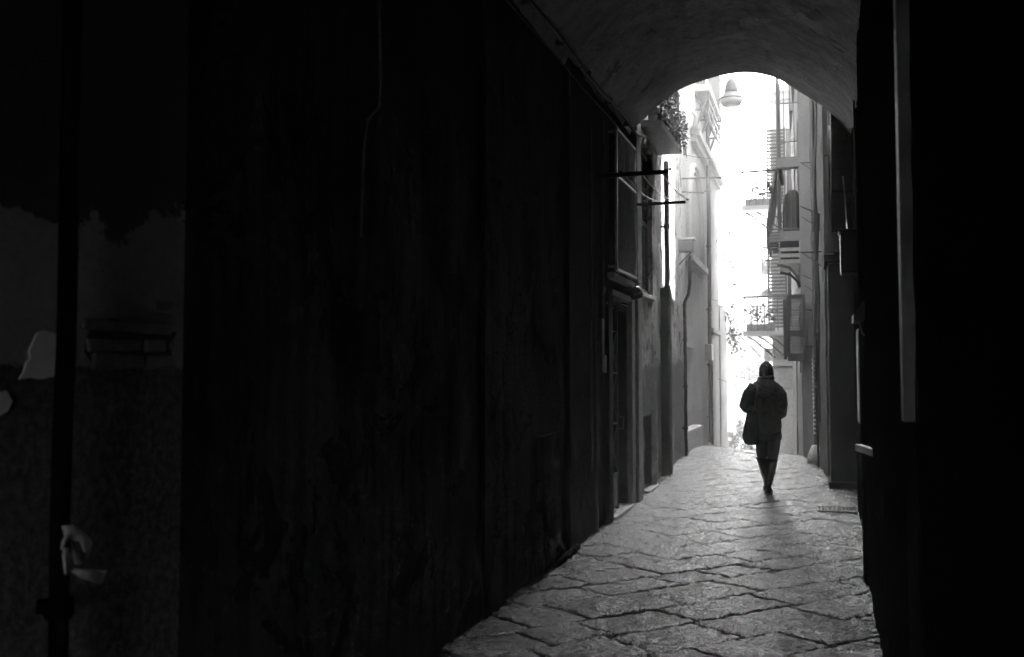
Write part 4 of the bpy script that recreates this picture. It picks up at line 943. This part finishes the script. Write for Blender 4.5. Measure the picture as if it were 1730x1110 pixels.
for sx in (-1, 1):
    hip = add((0.02+sx*0.09, 0.0, 0.88), 0.095, pel)
    if sx == 1:   # right leg: trailing foot, planted, seen heel on
        kn = add((0.085, 0.04, 0.50), 0.062, hip); ca = add((0.065, 0.0, 0.33), 0.055, kn); an = add((0.02, -0.02, 0.10), 0.032, ca); to = add((0.02, 0.13, 0.04), 0.035, an)
    else:
        kn = add((-0.075, 0.17, 0.52), 0.062, hip); ca = add((-0.06, 0.24, 0.36), 0.055, kn); an = add((-0.025, 0.33, 0.11), 0.032, ca); to = add((-0.025, 0.49, 0.06), 0.035, an)
    sh_ = add((sx*0.17, 0.02, 1.44), 0.055, ch)
    el = add((-0.27, -0.02, 1.22) if sx < 0 else (0.20, -0.04, 1.18), 0.045, sh_)
    wr = add((-0.13, 0.19, 1.16) if sx < 0 else (0.12, 0.20, 1.12), 0.030, el)
    pa = add((-0.07, 0.25, 1.165) if sx < 0 else (0.07, 0.26, 1.13), (0.038, 0.020), wr)
    bx_ = V[pa][0]
    for q in range(4):
        zz_ = 0.03-q*0.02; f1 = add((-0.035*-sx*-1 if False else sx*0.035, 0.285, (1.165 if sx < 0 else 1.13)+zz_), 0.009, pa)
        f2 = add((sx*0.008, 0.30-0.004*q, (1.162 if sx < 0 else 1.125)+zz_*1.1), 0.008, f1); add((-sx*0.012, 0.285, (1.158 if sx < 0 else 1.12)+zz_*1.1), 0.007, f2)
    t1 = add((sx*0.06, 0.235, (1.205 if sx < 0 else 1.17)), 0.010, pa); add((sx*0.035, 0.25, (1.225 if sx < 0 else 1.19)), 0.009, t1)
skin_mesh('body', V, E, M['skin'], pr)
def ell(c, a, b, n=24, nz=0.0, seed=0, tilt=0.0):
    out = []
    for i in range(n):
        t = 2*math.pi*i/n; k = 1+nz*fbm((math.cos(t)*2+seed, math.sin(t)*2, c[2]*6))
        out.append(W(c[0]+a*math.cos(t)*k, c[1]+b*math.sin(t)*k, c[2]+tilt*math.sin(t)))
    return out
mb = MB()
mb.loft([ell((0.03, 0.0, 0.735), 0.168, 0.15, nz=0.03), ell((0.035, 0.0, 0.80), 0.168, 0.155, nz=0.04), ell((0.035, 0, 0.95), 0.172, 0.155, nz=0.03), ell((0.025, 0, 1.08), 0.172, 0.145, nz=0.03),
         ell((0.01, 0, 1.20), 0.185, 0.145, nz=0.04), ell((0.0, 0.01, 1.34), 0.225, 0.15, nz=0.03), ell((-0.01, 0.01, 1.43), 0.235, 0.14, nz=0.02), ell((-0.01, 0.02, 1.49), 0.205, 0.125), ell((0.0, 0.03, 1.55), 0.115, 0.10), ell((0.0, 0.035, 1.58), 0.09, 0.085)])
mb.tube([W(-0.14, 0.02, 1.475), W(-0.215, 0.0, 1.38), W(-0.265, -0.02, 1.27), W(-0.285, -0.02, 1.215), W(-0.26, 0.03, 1.18), W(-0.20, 0.11, 1.17), W(-0.13, 0.19, 1.165)], [0.09, 0.085, 0.078, 0.078, 0.075, 0.062, 0.05], 18)
mb.tube([W(0.14, 0.02, 1.44), W(0.205, 0.0, 1.36), W(0.215, -0.03, 1.24), W(0.205, -0.04, 1.14), W(0.20, 0.0, 1.10), W(0.17, 0.10, 1.11), W(0.12, 0.19, 1.12)], [0.085, 0.085, 0.075, 0.078, 0.073, 0.062, 0.05], 18)
coat = link('coat', mb, M['coat'], pr, smooth=True)
m = coat.modifiers.new('fuse', 'REMESH'); m.mode = 'VOXEL'; m.voxel_size = 0.011; m.use_smooth_shade = True
m = coat.modifiers.new('smooth', 'SMOOTH'); m.iterations = 4; m.factor = 0.6
tx = bpy.data.textures.new('folds', 'CLOUDS'); tx.noise_scale = 0.09; m = coat.modifiers.new('folds', 'DISPLACE'); m.texture = tx; m.strength = 0.028; m.mid_level = 0.5; m.texture_coords = 'LOCAL'
# hood lying on the shoulders, scarf
mb = MB()
mb.loft([ell((0.005, -0.085, 1.30), 0.06, 0.035), ell((0.01, -0.10, 1.36), 0.13, 0.06), ell((0.01, -0.09, 1.44), 0.165, 0.085), ell((0.01, -0.05, 1.51), 0.155, 0.11, nz=0.04), ell((0.0, -0.005, 1.565), 0.115, 0.105, nz=0.04), ell((0.0, 0.03, 1.60), 0.088, 0.085)])
hood = link('hood', mb, M['coat'], pr, smooth=True); m = hood.modifiers.new('s', 'SUBSURF'); m.levels = m.render_levels = 1
mb = MB(); pts = []
for i in range(40):
    a = 2*math.pi*i/20; pts.append(W(0.005+0.092*math.cos(a), 0.03+0.09*math.sin(a), 1.575+0.03*i/40+0.012*math.sin(a+1)))
mb.tube(pts, 0.024, 10); link('scarf', mb, M['scarf'], pr, smooth=True)
mb = MB()
hp = [(1.615, 0.094, 0.104), (1.63, 0.100, 0.110), (1.66, 0.100, 0.112), (1.70, 0.098, 0.110), (1.74, 0.092, 0.102), (1.772, 0.080, 0.088), (1.792, 0.062, 0.066), (1.800, 0.045, 0.046), (1.812, 0.040, 0.040), (1.822, 0.028, 0.028), (1.825, 0.008, 0.008)]
mb.loft([ell((0.01, 0.055-(1.7-z)*-0.05, z), a, b, nz=0.02) for z, a, b in hp]); hat = link('knitted_hat', mb, M['wool'], pr, smooth=True)
# trousers as their own skin of the legs
V = []; E = []
a0 = add((0.02, 0, 0.92), (0.15, 0.12))
h1 = add((0.10, 0.0, 0.80), 0.11, a0); k1 = add((0.085, 0.03, 0.57), 0.088, h1); add((0.075, 0.01, 0.45), 0.072, k1)
h2 = add((-0.05, 0.03, 0.80), 0.11, a0); k2 = add((-0.066, 0.16, 0.57), 0.088, h2); add((-0.068, 0.20, 0.46), 0.072, k2)
skin_mesh('trousers', V, E, M['denim'], pr)
# boots
def boot(xk, yk, xa, ya, yt, zlift, seed):
    mb = MB(); rings = []
    for t in np.linspace(0, 1, 8):
        z = 0.49-(0.49-0.10)*t; r = 0.080-0.038*t+0.006*math.sin(t*3.2)+(0.008 if t < 0.05 else 0)
        x = xk+(xa-xk)*t; y = yk+(ya-yk)*t; rings.append(ell((x, y, z+zlift), r, r*1.15, 18, nz=0.03, seed=seed))
    rings.append(ell((xa*1.3, ya+0.01, 0.06+zlift), 0.053, 0.072, 18)); rings.append(ell((xa*1.4, ya+0.02, 0.02+zlift), 0.056, 0.080, 18))
    mb.loft(rings)
    mb.loft([[W(xa+dx*s_, y, z+zlift) for dx, z in ((-0.046, 0.012), (-0.048, 0.04), (-0.03, 0.075), (0, 0.09), (0.03, 0.075), (0.048, 0.04), (0.046, 0.012), (0, 0.01))] for y, s_ in ((ya-0.02, 0.9), (ya+0.07, 1.0), (yt-0.05, 1.05), (yt-0.01, 0.85), (yt, 0.4))])
    b = link('boot', mb, M['leather'], pr, smooth=True)
    mb = MB(); mb.loft([[W(xa+dx, y, z+zlift) for dx, z in ((-w__, 0.0), (w__, 0.0), (w__, 0.018), (-w__, 0.018))] for y, w__ in ((ya-0.06, 0.035), (ya-0.03, 0.048), (ya+0.08, 0.046), (yt-0.05, 0.05), (yt, 0.025))]); link('sole', mb, M['iron'], b)
    mb = MB()
    for i in range(6):
        z = 0.16+i*0.05; t = (0.49-z)/0.39; x = xk+(xa-xk)*t; y = yk+(ya-yk)*t-0.075+0.022*t
        mb.tube([W(x-0.02, y-0.002, z+zlift), W(x+0.02, y-0.004, z+0.02+zlift)], 0.004, 5)
    for dx, dz_ in ((0.085, 0.44), (-0.085, 0.46), (0.07, 0.30), (-0.065, 0.28)): mb.bar(W(xk+dx*0.8, yk, dz_+zlift), W(xk+dx*1.12, yk-0.01, dz_+0.012+zlift), 0.018, 0.012)
    link('lacing', mb, M['galv'] if seed == 1 else M['leather'], b)
boot(0.070, 0.01, 0.020, -0.02, 0.20, 0.0, 1)
boot(-0.066, 0.20, -0.012, 0.36, 0.56, 0.004, 2)
# shoulder bag
bg_ = thing('shoulder_bag', 'large soft dark shoulder bag hanging at the left hip of the walker', 'bag', W(-0.2, -0.03, 0.67))
mb = MB()
prof_b = [(0.675, 0.05, 0.03), (0.69, 0.085, 0.055), (0.74, 0.118, 0.075), (0.82, 0.12, 0.08), (0.92, 0.11, 0.075), (1.02, 0.098, 0.06), (1.10, 0.088, 0.045), (1.14, 0.08, 0.03)]
mb.loft([ell((-0.195+0.035*max(0, z-0.85)/0.3, -0.05, z), a, b, 20, nz=0.05) for z, a, b in prof_b]); link('bag_body', mb, M['coat'], bg_, smooth=True)
def strap(pts, w_=0.035):
    mb = MB()
    for i in range(len(pts)-1): mb.bar(pts[i], pts[i+1], w_, 0.008, up=(0, 1, 0.2))
    return mb
link('strap', strap([W(-0.17, -0.10, 1.13), W(-0.135, -0.155, 1.25), W(-0.11, -0.165, 1.35), W(-0.10, -0.15, 1.45), W(-0.105, -0.07, 1.53), W(-0.11, 0.03, 1.535)]), M['scarf'], bg_)
mb = MB(); pts = [W(-0.10, -0.155, 1.50), W(-0.02, -0.20, 1.44), W(0.08, -0.205, 1.41), W(0.17, -0.155, 1.375)]; mb.tube(pts, 0.007, 6); link('strap_cord', mb, M['scarf'], bg_)

# ================================================================== HAZE
def haze():
    mb = MB(); mb.box(-70, 70, -14, 165, -10.5, 21); 
    m = bpy.data.materials.new('haze'); m.use_nodes = True; n = m.node_tree; n.nodes.clear()
    o = n.nodes.new('ShaderNodeOutputMaterial'); v = n.nodes.new('ShaderNodeVolumePrincipled')
    v.inputs['Color'].default_value = (0.95, 0.95, 0.95, 1); v.inputs['Density'].default_value = 0.0095; v.inputs['Anisotropy'].default_value = 0.1
    n.links.new(v.outputs[0], o.inputs['Volume'])
    h = link('haze', mb, m, origin=(0, 0, 0)); struct(h, 'stuff')
haze()
